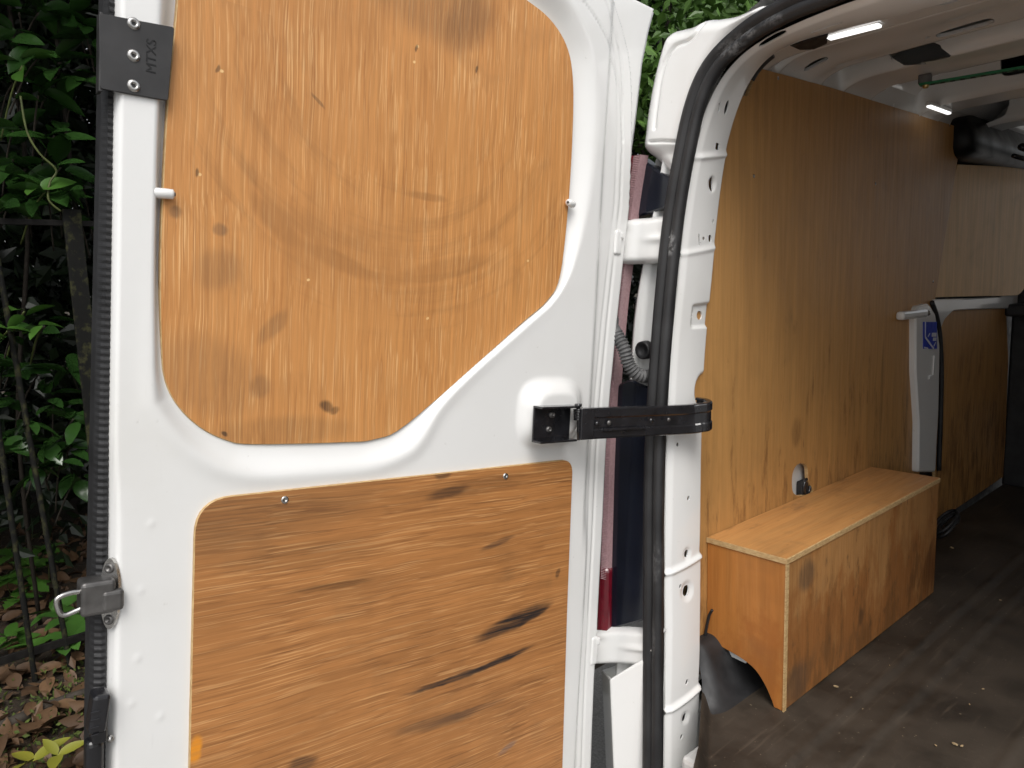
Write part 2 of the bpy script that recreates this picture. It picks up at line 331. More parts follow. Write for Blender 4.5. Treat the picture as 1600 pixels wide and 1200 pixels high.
M['ply_top'] = wood('box top ply', 1, (.54, .270, .092), (.40, .17, .05), (.60, .34, .13), .5, fine=.5, grain=.5, grime=[(0, -.15, .05, (30, 7, 9), .66, .55, BR), (2, .5, .9, (60, 18, 22), .82, .7, DK)])

# ------------------------------------------------------------------ ground, road
def ground_mat():
    b = NB('soil and leaf mould'); n = b.noise(9, 8, rough=.7); m = b.noise(40, 5, rough=.7)
    c = b.mix(b.rng(n, .35, .65), (.022, .016, .010), (.055, .038, .022)); c = b.mix(b.rng(m, .55, .7), c, (.10, .055, .025)); c = b.mix(b.rng(b.noise(2.2, 5), .55, .68), c, (.02, .035, .010))
    b.bump(m, .8, .02); return b.out(c, .9)
V = []; F = []; gx = np.r_[np.linspace(-120, -7, 12), np.linspace(-6.5, -1.5, 60), np.linspace(-1, 120, 14)]; gy = np.r_[np.linspace(-120, -2, 12), np.linspace(-1.5, 4, 60), np.linspace(5, 120, 14)]
for a in gx:
    for c in gy: V.append((a, c, -.55 + (.03*math.sin(a*3.1 + c*1.7) + .02*math.sin(c*5.3 - a*2.2) if -6.6 < a < -1.9 and -1.6 < c < 4.1 else 0)))
for i in range(len(gx)-1):
    for j in range(len(gy)-1): k = i*len(gy)+j; F.append((k, k+len(gy), k+len(gy)+1, k+1))
ground = mobj('ground', V, F, ground_mat(), smooth=True); ground['kind'] = 'structure'
def road_mat():
    b = NB('pavement lightened for bounce'); n = b.noise(160, 4); c = b.mix(b.rng(n, .35, .7), (.17, .165, .155), (.27, .262, .25)); b.bump(n, .5, .004); return b.out(c, .85)
road = mobj('road', [(-1.75, -110, -.51), (110, -110, -.51), (110, 110, -.51), (-1.75, 110, -.51)], [(0, 1, 2, 3)], road_mat()); road['kind'] = 'structure'  # paving tone raised to bounce light up into the load space

# ------------------------------------------------------------------ van
van = empty('van', (0, 0, 0), 'white panel van with its rear door swung open and ply lined load space', 'van')
CX = -.145                                                      # van centre line
WX = -.918                                                      # left lining plane
def mirror(P): Q = np.array(P).copy(); Q[:, 0] = 2*CX - Q[:, 0]; return Q[::-1]
# outer shell (sides, roof skin) keeps the load space dark
SH = catmull([(-1.035, -.32), (-1.038, .3), (-1.03, .75), (-1.012, 1.05), (-.985, 1.27), (-.955, 1.385), (-.915, 1.46), (-.82, 1.53), (-.60, 1.565), (CX, 1.585)], 6)
SH = np.concatenate([SH, np.stack([2*CX - SH[::-1, 0], SH[::-1, 1]], 1)[1:]])
ysh = np.r_[1.30, 1.34, 1.42, 1.55, 1.8, np.linspace(2.2, 4.6, 6)]
SG = np.zeros((len(ysh), len(SH), 3))
for k, y in enumerate(ysh):
    low_ = .065*(1 - sstep(1.30, 1.75, y)); yo = .11*(1 - sstep(1.5, 2.0, y)); SG[k, :, 0] = SH[:, 0]; SG[k, :, 1] = y + yo*sstep(1.15, 1.36, SH[:, 1]) + RAKE*np.clip(SH[:, 1]-.9, -1.3, 0)*(1 - sstep(1.3, 2.2, y)); SG[k, :, 2] = SH[:, 1] - low_*sstep(1.35, 1.5, SH[:, 1])
grid_surface('body_shell', SG, M['white'], van)
box('bulkhead', (CX, 3.72, .36), (1.56, .03, .76), M['rubber'], van)
# right lining (outside the picture, still bounces light)
box('side_liner', (2*CX - WX + .004, 2.45, .68), (.008, 2.3, 1.36), M['white_in'], van)

# --- rear opening frame: jamb strip between two raked curves
PAIRS = [((1040, 1230), (1086, 1235)), ((1041, 1100), (1095, 1090)), ((1042, 1000), (1096, 1000)), ((1041, 900), (1097, 890)), ((1042, 800), (1097, 800)), ((1044, 700), (1098, 700)), ((1050, 560), (1103, 560)), ((1062, 440), (1115, 430)), ((1072, 340), (1124, 330)), ((1085, 260), (1134, 255)), ((1096, 205), (1145, 200)), ((1118, 145), (1168, 135)), ((1150, 98), (1200, 88)), ((1190, 68), (1240, 68)), ((1260, 35), (1310, 48)), ((1330, 8), (1400, 27)), ((1400, -18), (1500, 0))]
JL = [on_rear(*a, 1.165) for a, b in PAIRS] + [np.array([CX, 1.31, 1.428])]
JR = [on_rear(*b, 1.285) for a, b in PAIRS] + [np.array([CX, 1.43, 1.388])]
JLc, JRc = catmull(JL, 60), catmull(JR, 60)
dL = resample(np.concatenate([JLc, JRc], 1), 760); JLc, JRc = dL[:, :3], dL[:, 3:]
ker = np.hanning(61); ker /= ker.sum()
def smooth_path(P): Q = np.pad(P, ((30, 30), (0, 0)), mode='reflect', reflect_type='odd'); return np.stack([np.convolve(Q[:, k], ker, 'valid') for k in range(P.shape[1])], 1)
JLc, JRc = smooth_path(JLc), smooth_path(JRc)
vv = np.linspace(0, 1, 44)
JP = JLc[:, None]*(1-vv[None, :, None]) + JRc[:, None]*vv[None, :, None]
Nj = np.cross(np.gradient(JP, axis=0), np.gradient(JP, axis=1)); Nj /= np.linalg.norm(Nj, axis=2, keepdims=True)
if (Nj[100, 20] @ (CAM - JP[100, 20])) < 0: Nj = -Nj
# relief: rounded flange by the seal, laps, dimples
bow = -.006*(1-sstep(0, .16, vv)) + .004*np.sin(np.pi*vv) - .004*sstep(.94, 1, vv); JZ = np.repeat(bow[None], len(JP), 0)
def j_at(px, py):
    d = ray(px, py); q = JP - CAM; t = q @ d/(d @ d); e = np.linalg.norm(q - t[..., None]*d, axis=2)/np.maximum(t, 1e-6); i, j = np.unravel_index(np.argmin(np.where(t > 0, e, 1e9)), e.shape); return i, j
KI = np.arange(len(JP))[:, None]*np.ones((1, 44)); step = np.linalg.norm(JP[101, 20]-JP[100, 20])
for (px, py, h, wd) in ((1110, 243, .004, .006), (1095, 391, .003, .006), (1070, 882, .006, .005), (1070, 1092, .007, .005)):
    i, _ = j_at(px, py); sl = {882: -.030, 1092: -.045}.get(py, 0.0)
    dd = (KI - i)*step + sl*(vv[None]-.5)
    JZ += h*np.exp(-(dd/wd)**2) - h*.6*sstep(-.003, .003, dd)*np.exp(-np.maximum(dd, 0)/.05)
i0, j0 = j_at(1094, 492); dd = np.abs((KI - i0)*step); JZ -= .006*(1-sstep(.020, .027, dd))*sstep(.38, .5, vv)[None]
i0, j0 = j_at(1100, 610); dd = np.hypot((KI - i0)*step/.9, (1-vv[None])*.14); JZ -= .02*(1-sstep(.02, .05, dd))
holes = []
def jhole(px, py, hl, ha, pw=2.2, dimple=0.):
    i, j = j_at(px, py); c = JP[i, j] + Nj[i, j]*JZ[i, j]; a = JP[i+3, j]-JP[i-3, j]; b = JP[i, min(j+1, 43)]-JP[i, j-1]
    if dimple:
        global JZ2; d = np.linalg.norm(JP - JP[i, j], axis=2)
        JZ[:] -= dimple*(1-sstep(ha*1.1, ha*2.6, d))
    holes.append((i, j, a, hl, b, ha, pw))
for h in ((1122, 166, .0125, .0022, 6), (1133, 168, .0135, .0072), (1119, 228, .0065, .0078, 8), (1110, 287, .0145, .0075, 2.2, .004), (1113, 345, .0045, .0035), (1091, 374, .0125, .0022, 6), (1098, 373, .0038, .0045), (1108, 373, .0078, .0062), (1094, 492, .0095, .0105), (1081, 492, .0058, .0045), (1057, 695, .0045, .004), (1073, 777, .0048, .0045), (1073, 864, .0080, .0065, 2.2, .003), (1072, 922, .0115, .0100, 2.2, .004), (1061, 916, .005, .004), (1073, 1066, .0060, .0050), (1068, 1121, .0085, .0065, 2.2, .003), (1063, 1151, .006, .0045), (1207, 62, .028, .006, 2.5), (1292, 39, .03, .0045, 3)): jhole(*h)
JS = JP + Nj*JZ[..., None]
HJ = [(JS[i, j], a, hl, b, ha, pw) for (i, j, a, hl, b, ha, pw) in holes]
flip = (np.cross(JP[101, 20]-JP[100, 20], JP[100, 21]-JP[100, 20]) @ Nj[100, 20]) < 0
grid_surface('door_jamb', JS, M['white'], van, HJ, flip=bool(flip), rim=.003)
# right half of the frame: plain
PR = np.stack([mirror(JLc), mirror(JRc)], 1); grid_surface('door_jamb', PR[::4], M['white'], van)
# closing sheets behind the jamb so that its holes look into a dark hollow
back = np.stack([JLc - Nj[:, 0]*.022, JLc - Nj[:, 20]*.045, JRc - Nj[:, 20]*.045, JRc - Nj[:, 43]*.008], 1); grid_surface('jamb_backing', back[::5], simple('primer', (.05, .05, .05), .6), van, smooth=False)

def seal_mat():
    b = NB('scuffed door seal rubber'); f = b.noise(14, 4); c = b.mix(b.rng(f, .35, .7), (.011, .011, .012), (.026, .026, .027)); nz = b.rng(b.noise(90, 4, rough=.7), .42, .60)
    for (px, py, hx, hz, amt) in ((1047, 380, .012, .03, .9), (1060, 372, .006, .02, .7), (1140, 75, .035, .02, .45), (1165, 52, .03, .012, .5), (1205, 30, .03, .012, .35), (1024, 880, .012, .05, .2), (1018, 1010, .01, .06, .2)):
        p = on_rear(px, py, 1.13); g = b.node('ShaderNodeTexGradient', gradient_type='SPHERICAL'); b.put(g.inputs[0], b.mapping(loc=tuple(map(float, p)), sc=(hx, .05, hz), ty='TEXTURE'))
        c = b.mix(b.math('MULTIPLY', b.math('MULTIPLY', b.rng(g.outputs['Fac'], 0, .4), nz), amt), c, (.22, .22, .22))
    b.bump(b.noise(70, 3), .05, .002); return b.out(c, .5)
M['seal'] = seal_mat()
# --- rubber seal around the opening: two bulbs on a carrier
SEAL = [(1021, 1235), (1022, 1100), (1022, 1000), (1023, 900), (1023, 800), (1025, 700), (1033, 560), (1045, 420), (1057, 320), (1075, 220), (1088, 165), (1106, 120), (1132, 85), (1180, 45), (1240, 12), (1300, -12)]
sp = [on_rear(*p, 1.145) for p in SEAL] + [np.array([-.45, 1.288, 1.408]), np.array([CX, 1.292, 1.43])]
spc = resample(catmull(sp, 16), 520); spc = np.concatenate([spc, mirror(spc)[1:]])
pr = [(-.024, -.008), (-.025, .004), (-.021, .011), (-.014, .0135), (-.007, .0115), (-.003, .006), (-.0015, .0055), (.002, .0115), (.009, .0155), (.016, .0135), (.021, .007), (.021, -.004), (.014, -.007), (-.014, -.012)]
sweep('door_seal', spc, pr, (0, -1, RAKE), M['seal'], van)

hp_ = spc[(spc[:, 2] > 1.3) & (spc[:, 0] > -.70) & (spc[:, 0] < 2*CX + .70)]
hd = hp_ - np.array([CX, 0, .4]); hd[:, 1] = 0; hd /= np.linalg.norm(hd, axis=1, keepdims=True)
HR = np.stack([hp_ + hd*.012 + [0, .012, 0], hp_ + hd*.03 + [0, .006, 0], hp_ + hd*.06 + [0, .02, 0], hp_ + hd*.10 + [0, .07, 0], hp_ + hd*.145 + [0, .20, 0]], 1)
HR[:, 4, 2] = np.minimum(HR[:, 4, 2], 1.575); grid_surface('rear_header', HR[::6], M['white'], van)
# --- roof seen from below
xs = np.unique(np.r_[np.linspace(-.932, -.70, 60), np.linspace(-.70, .3, 120), np.linspace(.3, .642, 40)]); ys = np.linspace(1.425, 3.70, 420)
X, Yg = np.meshgrid(xs, ys, indexing='ij')
def roof_z(y):
    z = np.full_like(y, 1.515); z = np.minimum(z, 1.372 + .05*sstep(1.436, 1.446, y) + .12*sstep(1.64, 1.65, y))
    z -= .022*sstep(1.455, 1.475, y)*(1-sstep(1.60, 1.65, y))
    for (a, b, lo) in ((1.665, 1.875, 1.424), (1.985, 2.16, 1.420), (2.50, 2.66, 1.420), (3.0, 3.16, 1.42)):
        p = sstep(a-.022, a, y)*(1-sstep(b, b+.03, y)); z -= (z-lo)*p; z -= .007*np.exp(-((y-a-.004)/.006)**2)
    return z
wv = np.minimum(X + .932, .642 - X)                              # distance from the side wall
ZR = roof_z(Yg) + .012*np.sin(np.pi*np.clip((X+.93)/1.57, 0, 1))
wd = .075 + .05*np.clip((1.51-ZR)/.09, 0, 1); q = np.clip(1 - wv/wd, 0, 1)
ZR = ZR - (ZR - 1.372)*(1 - np.sqrt(np.maximum(0, 1 - q**2.6)))
ZR += .010*np.sin(X*9)*np.exp(-((Yg-1.80)/.05)**2)
RP = np.stack([X, Yg, ZR], -1)
rh = []
def on_roof(px, py):
    d = ray(px, py)
    for t in np.linspace(1.40, 3.4, 1500):
        p = CAM + d*(t/d[1]); i = min(np.searchsorted(xs, p[0]), len(xs)-1); j = min(np.searchsorted(ys, p[1]), len(ys)-1)
        if p[1] > 1.43 and p[2] > ZR[i, j]: return p
    return p
def rhole(px, py, hx, hy, z=1.425, pw=4, ax=(1, 0, 0)):
    c = on_roof(px, py); rh.append((c, ax, hx, (-ax[1], ax[0], .0), hy, pw))
rhole(1507, 44, .055, .016); rhole(1545, 168, .06, .012, 1.47, 3); rhole(1350, 12, .02, .006); rhole(1415, 20, .012, .006, 1.42, 2.2); rhole(1485, 2, .02, .012, 1.42, 2.2); rhole(1275, 98, .028, .012, 1.43, 2.5); rhole(1592, 92, .045, .007); rhole(1450, 58, .006, .004); rhole(1432, 92, .075, .007, 1.47, 2.5, (1, .10, 0)); rhole(1395, 135, .018, .008, 1.43, 2.5)
grid_surface('roof_lining', RP, M['white_in'], van, rh, flip=True, rim=.008)
box('added_dark_sheet', (CX, 2.56, 1.545), (1.6, 2.3, .01), simple('dark slot backing', (.03, .03, .03), .7), van)  # dark sheet added above the lining so its slots look black
box('lining_backing', (2*CX - WX + .02, 2.45, 1.37), (.01, 2.5, .1), M['white_in'], van)

gq = [on_roof(*p) - [0, 0, .003] for p in ((1234, 69), (1262, 60), (1294, 52), (1292, 66), (1272, 75), (1250, 76))]  # thin black sheet added as the shade of an open roof recess
mobj('recess_shade', gq + [p + [0, 0, .012] for p in gq], [(0, 1, 2, 3, 4, 5), (11, 10, 9, 8, 7, 6)] + [(k, k+6, (k+1) % 6+6, (k+1) % 6) for k in range(6)], M['rubber'], van)
# glowing strips imitating roof reflections, and the perforated green strip under the second rib
def glint_strip(p0, p1, wid):
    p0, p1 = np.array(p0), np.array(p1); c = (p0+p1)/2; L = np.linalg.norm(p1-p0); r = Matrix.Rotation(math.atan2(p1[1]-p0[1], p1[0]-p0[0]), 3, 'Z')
    o = box('roof_glint', c + [0, 0, .006], (L, wid, .012), M['white_in'], van, .003, r); box('lens', c - [0, 0, .002], (L*.94, wid*.8, .006), M['glow'], o, .002, r)  # backing bar and glowing face, added as a glint; no real lamp
glint_strip(on_z(1292, 59, 1.405), on_z(1378, 37, 1.405), .026)
a = on_x(1450, 163, WX+.05); c = on_x(1484, 178, WX+.05); glint_strip(a, c, .016)
g0, g1 = on_z(1437, 133, 1.40), on_z(1640, 99, 1.40); L = np.linalg.norm(g1-g0); dr = (g1-g0)/L; r = Matrix.Rotation(math.atan2(dr[1], dr[0]), 3, 'Z')
o = box('perforated_strip', (g0+g1)/2, (L, .022, .006), M['green'], van, .001, r)
bm = bmesh.new()
for k in range(int(L/.022)): add_box(bm, g0 + dr*(.03+k*.022) - [0, 0, .0035], (.010, .007, .002), 0, r)
bmobj('slot', bm, M['ink'], o)
bm = bmesh.new(); lathe(bm, [(.0001, -.006), (.006, -.005), (.008, 0), (.008, .003)], Matrix.Translation(Vector(g0 + dr*.014 - [0, 0, .005]))); bmobj('screw', bm, M['brass'], o, True)
bm = bmesh.new(); add_box(bm, g0 + dr*.012 + [0, 0, .012], (.03, .02, .024), .003, r); bmobj('bracket', bm, M['dull_steel'], o)

# --- left wall lining
def wall(a, b, n): return (n, a, b)
def W(px, py, x=WX): q = on_x(px, py, x); return (q[1], q[2])
outer = [(1.30, .02), (1.30, 1.30), W(1168, 150), W(1186, 106), W(1300, 137), W(1400, 168), W(1500, 199), W(1497, 245), W(1485, 320), W(1462, 462), W(1452, 560), W(1437, 735), (2.63, .02)]
cut = catmull([W(1240, 770), W(1238, 745), W(1243, 730), W(1252, 724), W(1261, 730), W(1263, 750), W(1270, 768), W(1255, 774)], 5, True)
prism('lining_panel', outer, wall, WX-.009, WX, M['ply_wall'], van, [cut], M['ply_edge'], .001)
upper = [W(1501, 256), W(1560, 262), W(1612, 272), W(1597, 360), W(1585, 430), W(1572, 462), W(1520, 463), W(1458, 465), W(1472, 400), W(1488, 315)]
prism('lining_panel', round_poly(upper, [.01, 0, .02, 0, 0, .05, 0, .01, 0, 0]), lambda a, b, n: (n + .10*(a-2.9), a, b), WX-.016, WX-.008, M['ply_fwd'], van, (), M['ply_edge'], .001)
lower = [W(1474, 492), W(1500, 480), W(1576, 478), W(1580, 560), W(1573, 745), W(1466, 818), W(1466, 600)]
prism('lining_panel', round_poly(lower, [.02, .02, .03, 0, .01, 0, 0]), wall, WX-.020, WX-.010, M['ply_wall'], van, (), M['ply_edge'], .001)
# white pressings between the forward panels
prism('door_frame_rail', round_poly([W(1456, 468), W(1520, 466), W(1562, 463), W(1576, 452), W(1590, 436), W(1600, 438), W(1597, 470), W(1575, 482), W(1510, 484), W(1488, 486), W(1474, 500), W(1466, 520)], .012), wall, WX-.03, WX+.004, M['white_in'], van, (), None, .004)
box('side_backing', (-.965, 3.1, .68), (.012, 1.3, 1.5), M['rubber'], van)
pil = prism('side_pillar', round_poly([W(1431, 492, WX+.02), W(1436, 478, WX+.02), W(1452, 474, WX+.02), W(1462, 490, WX+.02), W(1469, 540, WX+.02), W(1467, 640, WX+.02), W(1462, 738, WX+.02), W(1435, 738, WX+.02), W(1436, 660, WX+.02), W(1431, 580, WX+.02)], .01), wall, WX-.012, WX+.02, M['white_in'], van, (), None, .006)
box('side_rail', (WX+.013, (W(1397, 490)[0]+W(1440, 485)[0])/2, W(1420, 491)[1]), (.026, .20, .026), M['white_in'], van, .008)
sx = WX+.0222; q = [W(1443, 503, sx), W(1464, 503, sx), W(1464, 545, sx), W(1443, 545, sx)]
st_ = prism('sticker', q, wall, sx-.0015, sx, M['blue'], pil)
bm = bmesh.new()
def bar(a, b, wd, x):
    a = W(*a, x); b = W(*b, x); d = math.hypot(b[0]-a[0], b[1]-a[1]); add_box(bm, (x, (a[0]+b[0])/2, (a[1]+b[1])/2), (.0008, d, wd), 0, Matrix.Rotation(math.atan2(b[1]-a[1], b[0]-a[0]), 3, 'X'))
for s in (((1446, 503), (1446, 527), .006), ((1446, 527), (1459, 545), .007), ((1456, 523), (1463, 523), .013), ((1458, 530), (1463, 530), .011), ((1450, 526), (1453, 521), .004), ((1459, 541), (1462, 535), .004), ((1444, 543), (1450, 544), .004)): bar(*s, sx+.0006)
bmobj('sticker_print', bm, M['print'], pil)
bm = bmesh.new(); a = W(1459, 572, sx); add_box(bm, (sx, a[0], a[1]), (.004, .012, .07), .0015); a = W(1455, 586, sx); add_box(bm, (sx, a[0], a[1]-.006), (.004, .04, .012), .0015); bmobj('pressing', bm, M['white_in'], pil)
bm = bmesh.new(); lathe(bm, [(.0001, .006), (.006, .005), (.009, 0)], Matrix.Translation((sx-.002, *W(1452, 489, sx))) @ Matrix.Rotation(math.pi/2, 4, 'Y')); bmobj('bolt', bm, M['steel'], pil, True)
edge = [on_x(*p, WX+.006) for p in ((1456, 472), (1464, 496), (1469, 530), (1471, 580), (1470, 640), (1467, 735))]; tube('pillar_seal', catmull(edge, 6), .008, M['rubber'], van, 8, (1, .1, 0))
for px, py in ((1368, 287), (1216, 122), (1484, 196), (1178, 275), (1458, 440)):
    q = W(px, py); bm = bmesh.new(); lathe(bm, [(.0001, .0012), (.003, .001), (.0045, 0)], Matrix.Translation((WX, *q)) @ Matrix.Rotation(math.pi/2, 4, 'Y'), 10); bmobj('lining_screw', bm, M['steel'], van, True)
# lashing ring inside the cut-out
c = on_x(1252, 752, WX-.02)
lr = box('ring_recess', (WX-.028, c[1], c[2]), (.008, .16, .14), M['white_in'], van)
box('latch', (WX-.014, c[1]-.005, c[2]-.018), (.018, .035, .045), M['rubber'], lr, .004)
tube('ring', [(WX-.004, c[1] + .018*math.cos(t), c[2]-.012 + .022*math.sin(t)) for t in np.linspace(0, 2*math.pi, 20)], .004, M['black_metal'], lr, 6, (1, 0, 0))
# black trim over the side door
tr = [(-.115, -.072), (-.135, -.02), (-.12, .035), (-.07, .06), (.0, .062), (.03, .0), (.03, -.068), (-.03, -.082), (-.085, -.085)]
y0, y1 = 2.80, 3.69; path = [(WX+.030, y, 1.375) for y in np.r_[y0, y0+.015, y0+.04, y0+.08, np.linspace(y0+.15, y1, 8)]]
M['trim'] = simple('dark trim plastic', (.005, .005, .006), .42, var=.06, scale=5, spec=.25)
tm = sweep('overhead_trim', path, tr, (0, 0, 1), M['trim'], van, scale=[.55, .8, .94, 1, 1, 1, 1, 1, 1, 1, 1, 1])
tube('trim_lip', [(WX+.165, y, 1.318) for y in np.linspace(y0+.12, y1, 6)], .012, M['gloss_black'], tm, 10, (0, 0, 1)); tube('trim_lip', [(WX+.150, y, 1.290) for y in np.linspace(y0+.10, y1, 6)], .008, M['gloss_black'], tm, 8, (0, 0, 1))
# dark frames round the front of the load space
box('bulkhead_post', (WX+.03, 3.66, .62), (.09, .08, 1.25), M['rubber'], van, .01); box('bulkhead_rail', (WX+.05, 3.58, .755), (.12, .16, .05), M['rubber'], van, .01); box('bulkhead_panel', (WX+.12, 3.69, .22), (.05, .02, .22), M['white_in'], van, .006)
# black gap trim at the top corner of the frame
tube('corner_trim', catmull([on_rear(*p, 1.30) for p in ((1172, 124), (1180, 110), (1192, 96), (1206, 84))], 6), .010, M['rubber'], van, 8)

# --- rear corner outside: pillar channel, gutter, tail lamp, hinges
ZZ = np.linspace(-.35, 1.22, 60)
CH = []; JLz = JLc[:int(np.argmax(JLc[:, 2] > 1.30))]
for z in ZZ:
    y = RAKE*z; bulge = .012*math.sin(math.pi*np.clip(z/1.2, 0, 1)); tum = .05*float(sstep(.8, 1.25, z))
    xi = float(np.interp(z, JLz[:, 2], JLz[:, 0])) - .004; CH.append([(xi, 1.165+y, z), (xi-.012, 1.188+y, z), (min(-.935-bulge, xi-.02), 1.20+y, z), (-.965-bulge+tum*.3, 1.205+y, z), (-.99-bulge+tum*.6, 1.18+y, z), (-1.005-bulge+tum*.8, 1.165+y, z), (-1.02-bulge+tum, 1.175+y, z), (-1.03-bulge*.5+tum, 1.21+y, z), (-1.035+tum, 1.30+y, z)])
grid_surface('rear_pillar', np.array(CH), M['white'], van, flip=True)
# upper corner panel (pillowed sheet)
GP = catmull([on_rear(*p, 1.15)[[0, 2]] for p in ((999, 236), (1000, 205), (1006, 160), (1016, 110), (1030, 62), (1044, 45), (1060, 40), (1075, 36), (1095, 26), (1115, 24), (1145, 18), (1185, 2), (1182, 26), (1140, 62), (1102, 126), (1068, 226), (1053, 292), (1044, 282), (1020, 258))], 6, True)
mn, mx = GP.min(0), GP.max(0); n1, n2 = 110, 200
A, B = np.meshgrid(np.linspace(mn[0], mx[0], n1), np.linspace(mn[1], mx[1], n2), indexing='ij'); sd = poly_sd(GP, A, B)
def sill(px): return catmull([on_rear(*p, 1.15)[[0, 2]] for p in px], 8)
def groove(P): d = np.full(A.shape, 9.); [np.minimum(d, np.hypot(A-p[0], B-p[1]), out=d) for p in P]; return d
sm1 = groove(resample(sill([(1025, 200), (1028, 170), (1038, 110), (1055, 75), (1078, 64), (1090, 52), (1096, 38)]), 200)); sm2 = groove(resample(sill([(1018, 222), (1035, 221), (1062, 222)]), 120))
rnd = np.clip(-sd, 0, .035); dep = .05*(1 - np.sqrt(np.clip(1-(1-rnd/.035)**2, 0, 1)))
dep += .006*np.exp(-(sm1/.004)**2) + .006*np.exp(-(sm2/.003)**2) + .014*sstep(0, .03, on_rear(1030, 222, 1.15)[2] - B)
cs = .25*(sd[1:, 1:]+sd[:-1, 1:]+sd[1:, :-1]+sd[:-1, :-1])
# snap the fringe onto the outline
Pn = np.roll(GP, -1, 0)
fr = (sd > -.0010) & (sd < .010)
for i, j in zip(*np.where(fr)):
    p = np.array([A[i, j], B[i, j]]); e = Pn-GP; t = np.clip(((p-GP)*e).sum(1)/(e*e).sum(1), 0, 1); c = GP + e*t[:, None]; k = np.argmin(((c-p)**2).sum(1)); A[i, j], B[i, j] = c[k]
GS = np.stack([A, 1.15 + RAKE*B + dep - .006, B], -1); grid_surface('corner_panel', GS, M['white'], van, flip=True, keep=cs < .001)
# tail lamp: red lens with a clear ribbed strip, dark housing
LP = [(938, 990), (938, 950), (939, 880), (941, 800), (944, 700), (949, 600), (959, 480), (970, 390), (978, 320), (990, 245)]
lp = resample(catmull([on_rear(*p, 1.150) for p in LP], 8), 90)
tl = empty('tail_lamp', (0, 0, 0), parent=van)
cross = lambda w0, w1, h: [(w0, -.02), (w0, h*.4), (w0*.6+w1*.4, h), (w1, h*.8), (w1, -.02)]
lens = sweep('red_lens', lp, cross(-.024, .012, .012), (0, -1, RAKE), M['red'], tl)
cl = lp + np.array([.019, 0, .0])
n = 500; clr = resample(cl[11:], n)
sweep('red_lens', lp[:14], cross(-.022, .028, .0135), (0, -1, RAKE), M['red'], tl)
sweep('red_lens', lp[-6:], cross(-.022, .022, .013), (0, -1, RAKE), M['red'], tl)
V = []; F = []
for i, p in enumerate(clr):
    h = .012 + .002*(i % 2)
    for (a, b_) in ((-.008, 0), (-.007, h), (.007, h*.8), (.009, -.015)): V.append(p + np.array([a, -b_, 0]))
for i in range(n-1):
    for j in range(3): k = i*4+j; F.append((k, k+1, k+5, k+4))
mobj('clear_strip', V, F, M['clear'], tl)
def rear_sheet(name, pts, y0, th, mat, parent, r=.01): return prism(name, round_poly([on_rear(*p, y0)[[0, 2]] for p in pts], r), lambda a, b, n: (a, n + RAKE*b, b), y0+th, y0, mat, parent, (), None, .004)
rear_sheet('lamp_housing', [(950, 985), (1012, 968), (1016, 850), (1018, 700), (1016, 605), (1000, 600), (985, 592), (963, 602), (956, 680), (950, 820)], 1.156, .03, M['navy'], tl)
rear_sheet('lamp_housing', [(978, 345), (1060, 318), (1066, 290), (1030, 268), (998, 244), (986, 290)], 1.163, .03, M['navy'], tl, .006)
# hinges
def hinge(px0, py0, px1, py1, slope):
    c0 = on_rear(px0, py0, 1.13); c1 = on_rear(px1, py1, 1.13); wz = c0[2]-c1[2]; wx = c1[0]-c0[0]; c = (c0+c1)/2
    h = empty('hinge', (0, 0, 0), parent=van)
    V = []; F = []; n1, n2 = 26, 20
    G = np.zeros((n1, n2, 3))
    for i in range(n1):
        for j in range(n2):
            a, b_ = i/(n1-1), j/(n2-1); x = c0[0] + a*wx; z = c1[2] + b_*wz + slope*(a-.5)*wx
            e = min(b_, 1-b_)*2; d = .030*(1-(1-min(1, e*3.5))**2)**.5*(1 - .35*a) if e > 0 else 0
            d += .007*math.exp(-((b_-.52)/.07)**2)*sstep(.35, .8, a) - .006*math.exp(-((b_-.72)/.10)**2)*(1-sstep(.1, .3, a)); z -= .03*(1-a)*0
            G[i, j] = (x, 1.165 + RAKE*z - d - .02*sstep(.45, 0, a), z)
    grid_surface('hinge_arm', G, M['white'], h, flip=True)
    bm = bmesh.new()
    for zz, hh in ((c1[2] + wz*.78, wz*.30), (c1[2] + wz*.30, wz*.42)):
        lathe(bm, [(.0001, -hh/2), (.011, -hh/2), (.013, -hh/2+.003), (.013, hh/2-.003), (.011, hh/2), (.0001, hh/2)], Matrix.Translation((c0[0]-.004, 1.118 + RAKE*zz, zz)))
    bmobj('knuckle', bm, M['white'], h, True)
    bm = bmesh.new(); lathe(bm, [(.0001, -wz*.48), (.007, -wz*.48), (.007, wz*.5), (.0001, wz*.5)], Matrix.Translation((c0[0]-.004, 1.118 + RAKE*c[2], c[2]))); bmobj('pin', bm, M['dull_steel'], h, True)
hinge(966, 343, 1040, 410, 0.0); hinge(921, 966, 1022, 1070, .28)
# wiring gaiter
gp = resample(catmull([on_rear(*p, y) for p, y in (((952, 505), 1.10), ((962, 520), 1.10), ((975, 545), 1.105), ((982, 568), 1.115), ((994, 584), 1.13), ((1008, 588), 1.15), ((1018, 586), 1.17))], 10), 150)
d = np.arange(150); sc = 1 + .14*np.sin(d*2*math.pi/6.2)*((d > 26) & (d < 128)); sc[:14] = np.linspace(1.7, 1.0, 14)
ga = tube('cable_gaiter', gp, .0135, M['gaiter'], van, 14, scale=sc)
bm = bmesh.new(); p = on_rear(1006, 547, 1.16); R_ = Matrix.Translation(Vector(p)) @ Matrix.Rotation(math.pi/2, 4, 'X')
lathe(bm, [(.0001, .0), (.012, .002), (.016, .008), (.019, .006), (.020, -.01)], R_, 18); bmobj('grommet', bm, M['rubber'], van, True)
